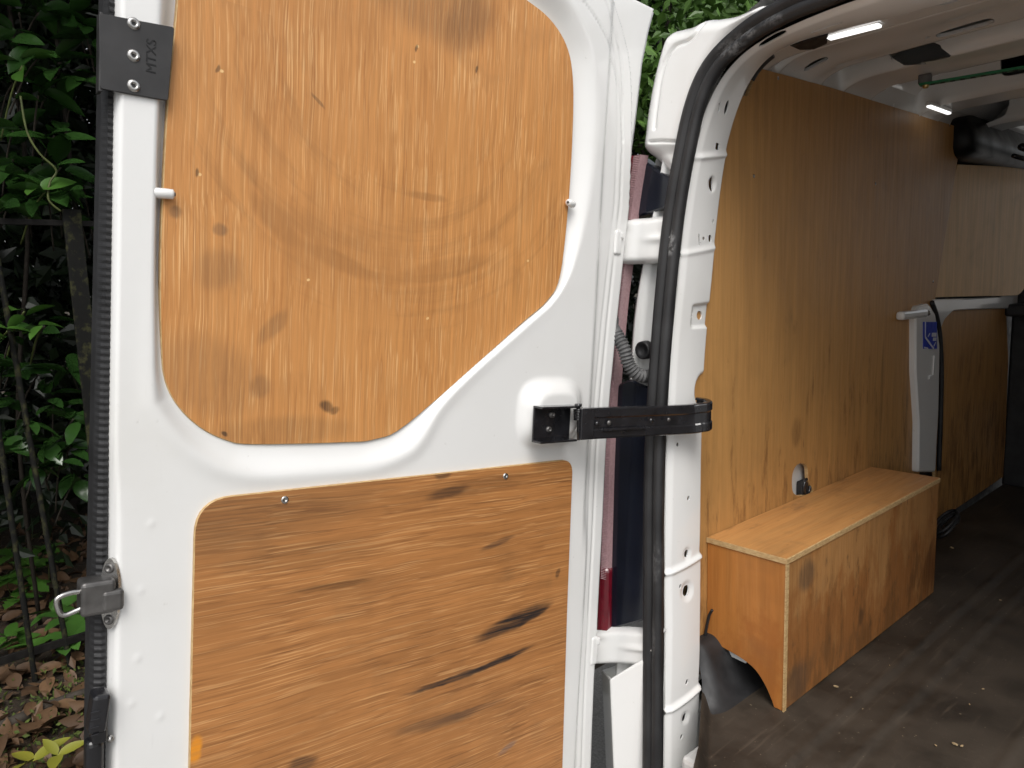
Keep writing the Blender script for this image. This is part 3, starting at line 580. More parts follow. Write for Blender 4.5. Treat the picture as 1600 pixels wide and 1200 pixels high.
# lower body corner: hollow white post with an open top
pts = [(940, 1046), (953, 1061), (1008, 1031)]
q0, q1, q2 = on_rear(*pts[0], 1.20), on_rear(*pts[1], 1.105), on_rear(*pts[2], 1.135)
q3 = q2 + np.array([0, .05, 0]); top = [q0, q1, q2, q3]; ctr = sum(top)/4
V = []; F = []
inn = [ctr + (p-ctr)*np.array([.86, .86, 1]) for p in top]
for p in top: V.append(p)
for p in inn: V.append(p)
for p in inn: V.append(p - [0, 0, .06])
for k, p in enumerate(top): V.append(np.array([p[0]+.028*(1 if k < 2 else .4), p[1]-.01, -.45]))
for k in range(4):
    m = (k+1) % 4; F += [(k, m, 4+m, 4+k), (4+k, 4+m, 8+m, 8+k), (12+k, 12+m, m, k)]
F.append((8, 9, 10, 11))
bc = mobj('bumper_end', V, F, M['white'], van); bv = bc.modifiers.new('bevel', 'BEVEL'); bv.width = .004; bv.segments = 2
box('sill', (CX, 1.20, -.19), (1.36, .10, .30), M['white'], van, .01)

# ------------------------------------------------------------------ the open door (local frame: u to hinge, t up, n towards camera)
door_mx = Matrix([[*(float(c) for c in (-D_S[i], D_A[i], D_N[i])), float(HINGE[i])] for i in range(3)] + [[0, 0, 0, 1]])
P_UP = catmull([(-s, t) for s, t in ((.779, 1.22), (.775, 1.31), (.755, 1.37), (.70, 1.415), (.60, 1.435), (.45, 1.44), (.30, 1.43), (.205, 1.412), (.138, 1.395), (.092, 1.36), (.071, 1.306), (.064, 1.212), (.065, 1.067), (.077, .932), (.107, .881), (.168, .835), (.254, .769), (.408, .655), (.467, .633), (.523, .631), (.664, .636), (.703, .644), (.738, .663), (.767, .692), (.785, .727), (.791, .776), (.794, .892), (.790, 1.056), (.785, 1.138))], 5, True)
P_OUT = catmull([(-s, t) for s, t in ((.803, .72), (.797, .69), (.767, .647), (.73, .615), (.685, .595), (.627, .588), (.486, .588), (.415, .605), (.382, .631), (.346, .685), (.28, .745), (.145, .845), (.095, .885), (.050, .95), (.012, 1.075), (-.003, 1.226), (.013, 1.332), (.05, 1.40), (.12, 1.45), (.30, 1.48), (.55, 1.485), (.72, 1.46), (.78, 1.405), (.802, 1.3), (.804, 1.1), (.804, .9))], 5, True)
ER = [(-.197, 1.549), (-.173, 1.469), (-.159, 1.399), (-.148, 1.264), (-.138, 1.168), (-.127, 1.086), (-.119, .991), (-.108, .855), (-.101, .719), (-.098, .582), (-.100, .442), (-.100, .302), (-.102, .088), (-.109, -.119), (-.112, -.3)]
tt = np.linspace(-.25, 1.515, 430); er = np.interp(tt, [p[1] for p in ER][::-1], [-p[0] for p in ER][::-1])
lv = np.array([on_door(*p, -.012) for p in ((955, -20), (959, 0), (972, 40), (982, 80), (986, 112), (988, 150))] + [(.111, 1.2), (.114, 1.08)]); l1 = np.minimum(np.interp(tt, lv[::-1, 1], lv[::-1, 0], left=.114, right=lv[0, 0]), er-.014)
NU = 300; f = np.linspace(0, 1, NU); f = f + .0*f
flat_l = -np.interp(tt, [.50, .56, .66, 2], [.838, .839, .845, .844])
U = -.853 + f[:, None]*(er[None]+.853); T = np.repeat(tt[None], NU, 0)
a, b = poly_sd(P_UP, U, T), poly_sd(P_OUT, U, T)
wgt = np.where(a <= 0, 0, np.where(b >= 0, 1, a/(a - b + 1e-9)))
Nn = -(.0115 + .0105*sstep(.72, .95, T))*(1 - sstep(0, 1, wgt))
Nn += .003*np.exp(-(b/.014)**2)*(1-sstep(.60, .95, T))                 # rolled lip round the lower recess
Nn -= .026*sstep(0, 1, np.clip((flat_l[None]-U)/(flat_l[None]+.853), 0, 1))                   # bevel at the free edge
Nn -= .010*sstep(0, .02, U-.012)*sstep(.35, .5, T)*1 + .010*sstep(0, .02, U-.025)*(1-sstep(.35, .5, T))
Nn -= .020*sstep(-.003, .004, U-l1[None]) + .012*sstep(.010, .013, er[None]*0+U-(er[None]-.012)+.012)
for off, dp in ((.030, .003), (.046, .002)): Nn -= dp*np.exp(-((U-(l1[None]-off))/.0022)**2)
g = np.array([on_door(*p) for p in ((910, 0), (935, 35), (952, 66), (968, 110), (976, 150), (980, 220))]); gi = np.interp(T, g[::-1, 1], g[::-1, 0], left=9, right=9); Nn -= .003*np.exp(-((U-gi)/.0025)**2)
# dish near the latch, strap boss
cu, ct = on_door(860, 645); ku = np.abs(U-cu)/.082; kt = np.abs(T-ct)/.066; bb = (ku**3.2 + kt**3.2)**(1/3.2); Nn += .026*(1-sstep(.55, 1.08, bb))
Nn += .0015*(np.sin(U*9+T*4)*np.sin(T*7-U*5))                                                # pressed sheet is never dead flat
for (px, py) in ((236, 818), (220, 922), (215, 1029), (205, 1100), (250, 1120)):
    du, dt = on_door(px, py); Nn += .0012*np.exp(-((U-du)**2 + (T-dt)**2)/.004**2)
DS = np.stack([U, T, Nn], -1)
I, J = U.shape; V = list(DS.reshape(-1, 3)); F = [(i*J+j, (i+1)*J+j, (i+1)*J+j+1, i*J+j+1) for i in range(I-1) for j in range(J-1)]
ring = [(i, 0) for i in range(I)] + [(I-1, j) for j in range(1, J)] + [(i, J-1) for i in range(I-2, -1, -1)] + [(0, j) for j in range(J-2, 0, -1)]
o = len(V)
for (i, j) in ring: q = DS[i, j].copy(); q[2] = -.045; V.append(q)
m = len(ring)
for k in range(m): a_, b_ = ring[k], ring[(k+1) % m]; F.append((a_[0]*J+a_[1], o+k, o+(k+1) % m, b_[0]*J+b_[1]))
F.append(tuple(range(o, o+m))[::-1])
door = mobj('rear_door', V, F, M['white'], van, True); door.matrix_local = door_mx
def dfn(a, b, n): return (a, b, n)
prism('ply_panel', P_UP, dfn, -.017, -.008, M['ply_up'], door, (), M['ply_edge'], .0012)
low = round_poly([(-.750, -.2), (-.748, .20), (-.748, .567), (-.030, .573), (-.023, .27), (-.012, -.06), (-.010, -.2)], [0, 0, .05, .03, 0, 0, 0], 8)
prism('ply_panel', low, dfn, -.001, .0065, M['ply_lo'], door, (), M['ply_edge'], .001)
def door_lathe(name, px, py, n, prof, mat, segs=16):
    u, t = on_door(px, py, n); bm = bmesh.new(); lathe(bm, prof, Matrix.Translation((u, t, n)), segs); return bmobj(name, bm, mat, door, True)
for px, py in ((445, 781), (790, 744)):
    door_lathe('screw', px, py, .0065, [(.0001, .0004), (.0022, .0004), (.0026, .0016), (.0052, .0014), (.0058, 0)], M['steel'])
# pegs of the glazing
for px, py in ((256, 303), (889, 318)):
    u, t = on_door(px, py, -.006); s = 1 if px < 500 else -1
    bm = bmesh.new(); lathe(bm, [(.0001, .012), (.003, .012), (.0065, .010), (.0070, -.012)], Matrix.Translation((u, t, -.002)) @ Matrix.Rotation(s*1.15, 4, 'Y')); bmobj('peg', bm, M['white'], door, True)
    bm = bmesh.new(); lathe(bm, [(.0001, .0135), (.0025, .0130), (.003, .010)], Matrix.Translation((u, t, -.002)) @ Matrix.Rotation(s*1.15, 4, 'Y')); bmobj('peg_screw', bm, M['dull_steel'], door, True)
# ribbed rubber along the free edge
n = 900; V = []; F = []
for i, t in enumerate(np.linspace(-.25, 1.515, n)):
    h = .0011*math.sin(i*2*math.pi/4.6); e_ = float(np.interp(t, [-.2, .4, 1.2], [.870, .869, .862]))
    for (s_, n_) in ((.8470, -.034), (.8478, -.020+h*.3), (.8510, -.0145+h), (.8560, -.0140+h), (e_-.006, -.019+h), (e_-.002, -.030), (e_, -.046), (e_-.002, -.055)): V.append((-s_, t, n_))
for i in range(n-1):
    for j in range(7): k = i*8+j; F.append((k, k+1, k+9, k+8))
mobj('edge_seal', V, F, M['rubber'], door)
box('outer_skin', (-.405, .63, -.055), (.90, 1.76, .018), M['white'], door, .006)
# lock plate with three rivets and its stamped mark
plate = [on_door(*p, .006) for p in ((155, 20), (273, 42), (263, 157), (157, 138))]
prism('lock_plate', round_poly(plate, .003, 2), dfn, .001, .005, M['satin_black'], door, (), None, .0006)
box('lock_plate_return', (plate[0][0]+.003, (plate[0][1]+plate[3][1])/2, -.006), (.004, .094, .018), M['satin_black'], door, .001)
for py in (37, 87, 134): door_lathe('rivet', 209, py, .005, [(.0001, -.0005), (.0022, -.0002), (.0026, .0022), (.0045, .0030), (.0068, .0020), (.0078, 0)], M['steel'], 18)
fc = bpy.data.curves.new('stamp', 'FONT'); fc.body = 'MTXS'; fc.size = .0165; fc.extrude = .0004; fc.align_x = 'CENTER'; fc.align_y = 'CENTER'; fc.space_character = 1.0
tmp = bpy.data.objects.new('stamp', fc); COL.objects.link(tmp); dg = bpy.context.evaluated_depsgraph_get(); me = bpy.data.meshes.new_from_object(tmp.evaluated_get(dg)); bpy.data.objects.remove(tmp)
me.materials.clear(); me.materials.append(M['ink']); lt = link(bpy.data.objects.new('stamped_mark', me), door); u, t = on_door(237, 88, .005); lt.location = (u, t, .0053); lt.rotation_euler = (0, 0, math.pi/2)
# latch: base plate, body, striker loop
u, t = on_door(178, 928)
la = empty('latch', (0, 0, 0), parent=door)
R_ = Matrix.Rotation(math.radians(-58), 3, 'Y')
bm = bmesh.new(); pl = [(.014*math.cos(a)*(1), .047*math.sin(a)) for a in np.linspace(0, 2*math.pi, 24, endpoint=False)]
MX = Matrix.Translation((u-.001, t, -.006)) @ Matrix.Rotation(math.radians(-50), 4, 'Y')
lo_, hi_ = [bm.verts.new(MX @ Vector((x, y, 0))) for x, y in pl], [bm.verts.new(MX @ Vector((x, y, .005))) for x, y in pl]
bm.faces.new(hi_); bm.faces.new(lo_[::-1])
for k in range(24): bm.faces.new((lo_[k], lo_[(k+1) % 24], hi_[(k+1) % 24], hi_[k]))
bmobj('base_plate', bm, M['steel'], la)
for s in (1, -1):
    bm = bmesh.new(); lathe(bm, [(.0001, .0055), (.003, .006), (.0034, .008), (.006, .0075), (.0068, .005)], MX @ Matrix.Translation((0, s*.034, 0))); bmobj('bolt', bm, M['dull_steel'], la, True)
b0 = on_door(157, 930, .0); bm = bmesh.new(); add_box(bm, (b0[0]-.004, b0[1], -.004), (.040, .044, .034), .005, None, 3); add_box(bm, (b0[0]+.012, b0[1]-.006, .002), (.026, .028, .026), .005, None, 3); bmobj('latch_body', bm, M['dull_steel'], la, False)
e0 = np.array([b0[0]-.020, b0[1]+.010, .004]); e1 = np.array([b0[0]-.020, b0[1]-.011, .004])
loop = catmull([e0, e0 + [-.012, .001, 0], e0 + [-.024, -.001, .001], e0 + [-.029, -.006, .001], e1 + [-.026, .000, .001], e1 + [-.020, -.005, .001], e1 + [-.010, -.003, 0], e1], 6); tube('striker_loop', loop, .0034, M['steel'], la, 8, (0.02, 0.05, 1))
# release handle at the edge
h0 = on_door(152, 1108); ha = empty('release_handle', (0, 0, 0), parent=door)
bm = bmesh.new(); add_box(bm, (h0[0], h0[1], .004), (.021, .050, .030), .005, Matrix.Rotation(-.12, 3, 'Z'), 3); add_box(bm, (h0[0]+.001, h0[1]-.030, .002), (.018, .022, .026), .004, None, 3); bmobj('handle_grip', bm, M['gloss_black'], ha)
bm = bmesh.new(); add_box(bm, (h0[0]-.003, h0[1]-.080, -.002), (.022, .085, .024), .008, None, 3); bmobj('handle_base', bm, M['gloss_black'], ha)
bm = bmesh.new()
for k in range(4): add_box(bm, (h0[0]-.006, h0[1]+.006-k*.010, .0195), (.010, .003, .002), .0005)
bmobj('grip_rib', bm, M['gloss_black'], ha)
bm = bmesh.new(); q = on_door(166, 1155); lathe(bm, [(.0001, .006), (.004, .005), (.005, 0)], Matrix.Translation((q[0]+.004, q[1], .0))); bmobj('screw', bm, M['steel'], ha, True)
sl = [np.array([*on_door(*p), -.0085]) for p in ((931, 34), (938, 43), (945, 53), (951, 64))]; tube('slit', catmull(sl, 4), .0016, M['ink'], door, 6, (0, 0, 1))
# door-side hinge leaves
for (px, py, hz) in ((968, 378, .050), (930, 1020, .062)):
    u, t = on_door(px, py); bm = bmesh.new(); add_box(bm, (u+.006, t, -.020), (.020, hz, .028), .005, None, 3); add_box(bm, (u+.014, t+hz*.30, -.016), (.014, hz*.3, .022), .004); bmobj('hinge_leaf', bm, M['white'], door)
# drain flap on the edge below the upper hinge
prism('edge_flange', round_poly([on_door(*p) for p in ((958, 412), (972, 420), (972, 500), (966, 530), (955, 560), (948, 540))], .006), dfn, -.034, -.030, M['white'], door)
prism('edge_flange', round_poly([on_door(*p) for p in ((952, 535), (966, 560), (964, 585), (952, 605), (940, 615), (944, 570))], .006), dfn, -.034, -.030, M['white'], door)

# ------------------------------------------------------------------ check strap between door and pillar
strap = empty('check_strap', (0, 0, 0), parent=van)
def dw(u, t, n): return HINGE - D_S*u + D_A*t + D_N*n
br = [on_door(*p, .032) for p in ((836, 634), (893, 634), (893, 690), (834, 688))]
pc = np.mean(br, axis=0); wb, hb = br[1][0]-br[0][0], br[0][1]-br[3][1]
R3 = Matrix([[float(c) for c in r] for r in np.stack([-D_S, D_A, D_N], 1)])
bm = bmesh.new(); add_box(bm, dw(*pc, .027), (wb, hb, .004), .001, R3); add_box(bm, dw(pc[0], pc[1]+hb/2, .038), (wb, .004, .026), .001, R3); add_box(bm, dw(pc[0], pc[1]-hb/2, .038), (wb, .004, .026), .001, R3)
bmobj('bracket', bm, M['black_metal'], strap)
for px, py in ((862, 648), (857, 671)):
    u, t = on_door(px, py, .029); bm = bmesh.new(); mx = Matrix.Translation(Vector(dw(u, t, .029))) @ R3.to_4x4(); lathe(bm, [(.0001, .001), (.0022, .001), (.0026, .0045), (.0055, .004), (.0065, 0)], mx); bmobj('rivet', bm, M['dull_steel'], strap, True)
u, t = on_door(904, 660, .045); pin = dw(u, t, .045)
bm = bmesh.new(); lathe(bm, [(.0001, -.034), (.004, -.034), (.004, .034), (.0001, .034)], Matrix.Translation(Vector(pin)), 12); lathe(bm, [(.0001, .031), (.007, .031), (.007, .036), (.0001, .036)], Matrix.Translation(Vector(pin)), 8); bmobj('pin', bm, M['black_metal'], strap, True)
th = np.linspace(0, 2*math.pi*7, 170); tube('spring', np.stack([pin[0]+.0085*np.cos(th), pin[1]+.0085*np.sin(th), pin[2]+.004+.022*(th/th[-1])], 1), .0016, M['black_metal'], strap, 6, (0, .01, 1))
def plan(px, py, x): q = on_x(px, py, x); return q
A0 = on_x(912, 663, -.935); A1 = on_x(1075, 656, -.868); A2 = on_x(1108, 652, -.845); zc = A0[2]
path = [A0, A0*.5 + A1*.5, A1, A2*.6+A1*.4, A2, A2 + [-.004, .018, .002], A2 + [-.022, .026, .004], A2 + [-.045, .020, .006]]
path = catmull(path, 8); d0 = resample(path, 70)
hh = .0285; thk = .0035; fl = .014
prof = [(-.0008, -hh), (0, -hh+.002), (0, -.013), (-.0022, -.010), (-.0022, .010), (0, .013), (0, hh-.002), (-.0008, hh), (-.003, hh+.0015), (-fl, hh+.0015), (-fl, hh-thk), (-thk, hh-thk), (-thk, -hh+thk), (-fl, -hh+thk), (-fl, -hh-.0015), (-.003, -hh-.0015)]
Tn = _n(A1-A0); sgn = np.cross(Tn, [0, 0, 1.]) @ (CAM-A0)
if sgn < 0: prof = [(-a_, b_) for a_, b_ in prof]
sweep('strap_arm', d0, prof, (0, 0, 1), M['black_metal'], strap, smooth=False)
nv = _n(np.cross(Tn, [0, 0, 1.])*(1 if sgn > 0 else -1))
mxr = Matrix([[float(c) for c in r] for r in np.stack([Tn, np.cross(nv, Tn), nv], 1)])
for fr_, r_, mt in ((.10, .0045, 'gloss_black'), (.19, .0050, 'dull_steel'), (.52, .0048, 'gloss_black'), (.66, .0040, 'dull_steel')):
    p = A0 + (A2-A0)*fr_ + nv*.0005; bm = bmesh.new(); lathe(bm, [(.0001, .0025), (r_*.7, .0022), (r_, 0)], Matrix.Translation(Vector(p)) @ mxr.to_4x4()); bmobj('rivet', bm, M[mt], strap, True)
bm = bmesh.new(); add_box(bm, A0 + (A2-A0)*.30 - [0, 0, .013] + nv*.001, (.10, .005, .003), .001, mxr); bmobj('pressed_rib', bm, M['black_metal'], strap)
bm = bmesh.new(); add_box(bm, A0 + (A2-A0)*.03 + nv*-.004, (.03, .060, .010), .002, mxr); bmobj('knuckle', bm, M['black_metal'], strap)

# ------------------------------------------------------------------ floor mat
def mat_mat():
    b = NB('worn rubber floor'); n = b.noise(5, 7, rough=.7); m = b.noise(1, 4, src=b.mapping(sc=(70, 5, 30))); s = b.rng(b.noise(120, 3), .70, .74)
    c = b.mix(b.rng(n, .35, .68), (.021, .016, .0115), (.060, .046, .033)); c = b.mix(b.math('MULTIPLY', b.rng(m, .58, .72), .5), c, (.10, .078, .056)); c = b.mix(s, c, (.20, .16, .11)); c = b.mix(b.rng(b.noise(2.0, 5, dist=1), .56, .70), c, (.058, .045, .033))
    b.bump(b.noise(60, 4), .25, .003); return b.out(c, b.rng(n, .3, .7, .45, .7))
xs2 = np.unique(np.r_[np.linspace(-.925, -.70, 50), np.linspace(-.70, .62, 160)]); ys2 = np.unique(np.r_[np.linspace(1.10, 1.60, 70), np.linspace(1.60, 3.68, 120)])
ys2 = np.unique(np.r_[np.linspace(1.02, 1.60, 80), np.linspace(1.60, 3.68, 120)])
X, Yg = np.meshgrid(xs2, ys2, indexing='ij')
XL = np.interp(Yg, [1.0, 1.113, 1.29, 1.33], [-.70, -.757, -.868, -.925]); X = .62 + (X-.62)*(.62-XL)/(.62+.925); DL = X - XL
Zf = .001*np.sin(X*23+Yg*5) + .0012*np.sin(Yg*11-X*7) + .035*(1-sstep(0, .025, DL))*(1-sstep(1.27, 1.33, Yg))
for gxx in (-.64, -.56, -.36, -.28, -.08, .0, .2): Zf += .0035*(np.exp(-((X-gxx)/.008)**2)) - .0025*np.exp(-((X-gxx-.02)/.010)**2)
hump = .118*sstep(-.795, -.905, X)*(1-sstep(1.50, 1.62, Yg))*sstep(1.24, 1.33, Yg); k_ = (xs2 < -.77)
grid_surface('wheel_arch_liner', np.stack([X, Yg, hump - .004], -1)[k_][:, (ys2 > 1.2) & (ys2 < 1.66)], M['rubber'], van)
Zf += 0
fm = grid_surface('floor_mat', np.stack([X, Yg, Zf], -1), mat_mat(), None); tag(fm, 'worn dark brown rubber mat covering the van load floor', 'floor mat')
box('load_floor', (CX, 2.50, -.028), (1.56, 2.38, .030), M['white_in'], van)

# crumbs of debris on the mat
DEB = simple('dry debris', (.30, .22, .12), .8, var=.4)
for k, (px, py, sz) in enumerate(((1492, 1163, .011), (1503, 1166, .008), (1462, 1165, .006), (1536, 1077, .006), (1515, 1101, .005), (1306, 1073, .011), (1348, 1108, .004), (1487, 856, .012), (1330, 1090, .004), (1390, 1040, .004), (1563, 938, .006))):
    p = on_z(px, py, .004); bm = bmesh.new(); bmesh.ops.create_icosphere(bm, subdivisions=1, radius=1, matrix=Matrix.Translation((p[0], p[1], .005)) @ Matrix.Rotation(k*1.3, 4, 'Z') @ Matrix.Diagonal((sz*.62, sz*.30, sz*.25, 1)))
    bmobj('debris_crumb', bm, DEB, fm)

# ------------------------------------------------------------------ plywood box over the wheel arch
bx = empty('plywood_box', (-.82, 1.8, 0), 'stained plywood box over the wheel arch against the van wall', 'box')
bx_p = dict(parent=bx)
X0, X1, Y0, Y1, H = WX+.001, -.727, 1.379, 2.236, .3425
def loc(fn): return lambda a, b, n: tuple(np.array(fn(a, b, n)) - np.array([-.82, 1.8, 0]))
def boxmat(src, name): return src
fp = prism('front_panel', [(Y0+.010, .003), (Y1, .003), (Y1, H-.0125), (Y0+.010, H-.0125)], loc(lambda a, b, n: (n, a, b)), X1-.012, X1, M['ply_box'], bx, (), M['ply_edge'], .001)
e = [on_rear(*p, Y0 - 0.0) for p in ((1108, 1000),)]
def E(px, py): d = ray(px, py); q = CAM + d*((Y0-CAM[1])/d[1]); return (q[0], q[2])
arc = [E(1110, 1000), E(1135, 1015), E(1160, 1030), E(1180, 1047), E(1195, 1070), E(1205, 1093), E(1209, 1113)]
arc[0] = (X0, arc[0][1]); arc[-1] = (arc[-1][0], .003)
arc = list(catmull(arc, 4))
ep = prism('end_panel', [(X1, .003), (X1, H-.0125), (X0, H-.0125)] + arc, loc(lambda a, b, n: (a, n, b)), Y0+.010, Y0, M['ply_end'], bx, (), M['ply_edge'], .001)
tp = prism('top_panel', [(X0, Y0-.003), (X1+.003, Y0-.003), (X1+.003, Y1+.002), (X0, Y1+.002)], loc(lambda a, b, n: (a, b, n)), H-.012, H, M['ply_top'], bx, (), M['ply_edge'], .0015)
prism('far_panel', [(X1-.012, .003), (X1-.012, H-.0125), (X0, H-.0125), (X0, .003)], loc(lambda a, b, n: (a, n, b)), Y1-.012, Y1-.002, M['ply_end'], bx)
box('corner_edge', (X1+.0005-(-.82), Y0+.004-1.8, H/2-.006), (.003, .011, H-.016), M['ply_edge'], bx)
# wheel arch behind the cut-out and white ledge above it
wp = []
for k in range(14):
    a = math.pi*.5*k/13; wp.append([(x, 1.40 + .14*(1-math.sin(a)) + (0 if True else 0), .155*math.sin(a)*(1 if x < -.78 else .9)) for x in np.linspace(X0-.002, -.745, 8)])
grid_surface('wheel_arch', np.array(wp)[:, :, :], M['rubber'], van)
prism('arch_ledge', [E(1106, 998), E(1140, 1016), E(1166, 1032), E(1160, 1040), E(1130, 1026), E(1106, 1014)], lambda a, b, n: (a, n, b), Y0+.03, Y0+.014, M['white_in'], van)
# loose bits: strap by the far end, hook by the near end
p = on_z(1478, 838, .02); lo = []
for t in np.linspace(0, 4*math.pi, 60): lo.append((p[0] + .03*math.cos(t) + .006*math.sin(t*.5), p[1] + .05*math.sin(t), .018 + .035*(1+math.sin(t*1.0+.6)) + .002*t))
cs_ = tube('coiled_strap', lo, .006, M['rubber'], None, 8); tag(cs_, 'black coiled cable lying on the floor by the far end of the plywood box', 'cable')
hp = [np.array([-.885, 1.37, on_rear(*q_, 1.25)[2]]) for q_ in ()]
hk = tube('hook', catmull([CAM + ray(*q_)*((1.365-CAM[1])/ray(*q_)[1]) for q_ in ((1113, 953), (1108, 962), (1104, 980), (1100, 1003))], 5), .0035, M['rubber'], van, 6)

# ------------------------------------------------------------------ fence
FX = -3.24
fence = empty('iron_fence', (FX, .6, -.55), 'weathered black iron railing fence in front of the dark hedge', 'fence')
def fl(p): return np.array(p) - np.array([FX, .6, -.55])
rail = box('rail', fl((FX, 1.5, 1.20)), (.012, 6.0, .022), M['iron'], fence, .002); box('rail', fl((FX, 1.5, -.42)), (.012, 6.0, .032), M['iron'], fence, .002)
V = []; F = []
ths = np.linspace(-.57, 1.36, 40)
for i, z in enumerate(ths):
    for k in range(8):
        r = .0105*(1 + .10*math.sin(i*2.1+k)); V.append((r*math.cos(k*math.pi/4), r*math.sin(k*math.pi/4), z+.55))
for i in range(39):
    for k in range(8): F.append((i*8+k, i*8+(k+1) % 8, i*8+8+(k+1) % 8, i*8+8+k))
V.append((0, 0, 1.98)); F += [(39*8+k, 39*8+(k+1) % 8, len(V)-1) for k in range(8)]
b0_ = mobj('bar', V, F, M['mossy'], fence, True); b0_.location = (0, .355-.6, 0); b0_.rotation_euler = (.02, .0, .4)
for k, y in enumerate((.115, .235, .475, .80, .92, 1.04, 1.16, 1.28, 1.40, 1.52, 1.9, 2.02, 2.14, 2.26, 2.38, 2.5, -.005, -.125, -.245)):
    o = b0_.copy(); COL.objects.link(o); o.parent = fence; o.location = (random.uniform(-.004, .004), y-.6, 0); o.rotation_euler = (-.05 if y == .475 else random.uniform(-.02, .02), random.uniform(-.01, .01), k*1.3)
box('post', fl((FX+.02, .645, .34)), (.014, .062, 1.82), M['mossy'], fence, .002); box('post', fl((FX+.02, 1.72, .34)), (.014, .062, 1.82), M['mossy'], fence, .002)

# ------------------------------------------------------------------ foliage
def leaf_mat(name, c0, c1, rough=.28, edge=False):
    b = NB(name); oi = b.node('ShaderNodeObjectInfo'); gm = b.node('ShaderNodeNewGeometry')
    n = b.noise(2.3, 3); r = b.math('ADD', b.math('MULTIPLY', gm.outputs['Random Per Island'], .6), b.math('MULTIPLY', oi.outputs['Random'], .5))
    c = b.mix(r, c0, c1); vein = b.rng(b.noise(60, 2), .5, .7); c = b.mix(b.math('MULTIPLY', vein, .25), c, c0)
    b.b.inputs['Transmission Weight'].default_value = 0; return b.out(c, rough, 0, .5)
L_dark = leaf_mat('glossy evergreen leaf', (.009, .028, .007), (.033, .088, .017), .2); L_mid = leaf_mat('young leaf', (.035, .10, .013), (.07, .17, .025), .4)
L_back = leaf_mat('shaded hedge leaf', (.002, .006, .0015), (.008, .020, .004), .4); L_tree = leaf_mat('tree leaf', (.035, .09, .015), (.10, .20, .035), .45)  # hedge leaf colour lowered to hold the deep shade inside the hedge
L_dead = leaf_mat('dead leaf', (.030, .016, .009), (.17, .095, .045), .6); L_yel = leaf_mat('yellow leaf', (.16, .18, .02), (.26, .24, .03), .5)
BARK = simple('bark', (.05, .04, .03), .8, var=.4, scale=25, bump=.4); STEM = simple('dark stem', (.022, .018, .014), .8, var=.4, scale=25, spec=.2); TWIG = simple('green twig', (.09, .11, .03), .55, var=.3)
def leaf_mesh(name, L, Wd, mat, fold=.25, droop=.25, ser=0., n=7):
    V = []; F = []
    for i in range(n+1):
        t = i/n; wd = Wd*.5*(math.sin(math.pi*t**.80)**.75)*(1 + (ser if i % 2 else -ser)); z = -droop*L*t*t
        V += [(-wd, L*t, z + fold*wd), (0, L*t, z), (wd, L*t, z + fold*wd)]
    for i in range(n):
        a = i*3; F += [(a, a+1, a+4, a+3), (a+1, a+2, a+5, a+4)]
    me = bpy.data.meshes.new(name); me.from_pydata(V, [], F); me.materials.append(mat); me.polygons.foreach_set('use_smooth', [True]*len(F)); return me
big = [leaf_mesh('leaf', .125, .062, L_dark, .30, .20), leaf_mesh('leaf', .10, .058, L_dark, .2, .35), leaf_mesh('leaf', .14, .060, L_dark, .4, .1)]
yng = [leaf_mesh('leaf', .095, .05, L_mid, .3, .2)]
def place(me, parent, p, yaw, pitch, roll, sc=1., name='leaf'):
    o = bpy.data.objects.new(name, me); COL.objects.link(o); o.parent = parent; o.location = tuple(map(float, p)); o.rotation_euler = (pitch, roll, yaw); o.scale = (sc,)*3; return o
def leaf_cloud(name, pts, size, mat, parent, face=None):
    """many small folded leaves as one mesh"""
    n = len(pts); a = rng.normal(size=(n, 3)); a /= np.linalg.norm(a, axis=1, keepdims=True); b = rng.normal(size=(n, 3)); b -= a*(a*b).sum(1, keepdims=True); b /= np.linalg.norm(b, axis=1, keepdims=True); c = np.cross(a, b)
    s = size*rng.uniform(.6, 1.25, (n, 1)); V = np.stack([pts, pts + a*s*.5 + b*s*.26 + c*s*.06, pts + a*s, pts + a*s*.5 - b*s*.26 + c*s*.06], 1).reshape(-1, 3)
    k = np.arange(n)*4; F = np.concatenate([np.stack([k, k+1, k+2], 1), np.stack([k, k+2, k+3], 1)])
    o = mobj(name, V, F, mat, parent); return o

hedge = empty('evergreen_shrub', (-3.75, .6, -.5), 'dark glossy evergreen shrub growing behind the iron fence', 'shrub')
HO = np.array([-3.75, .6, -.5])
for k in range(9):
    y = -.2+k*.22; x = -3.55-random.random()*.9
    tube('stem', catmull([np.array([x, y, -.55])-HO, np.array([x+.1, y+.1*random.uniform(-1, 1), .4])-HO, np.array([x+.2, y+.2*random.uniform(-1, 1), 1.3])-HO, np.array([x+.25, y+.3*random.uniform(-1, 1), 2.3])-HO], 5), .009, STEM, hedge, 7)
N = 42000
def dense(n, lo, hi): return np.stack([rng.uniform(lo[i], hi[i], n) for i in range(3)], 1)
pts = dense(N, (-5.6, -1.6, -.25), (-3.6, 3.6, 3.6)); keepm = rng.random(N) < np.clip(.35 + (pts[:, 2]+.3)*.5, 0, 1); fo = leaf_cloud('foliage', pts[keepm]-HO, .10, L_back, hedge); fo['kind'] = 'stuff'
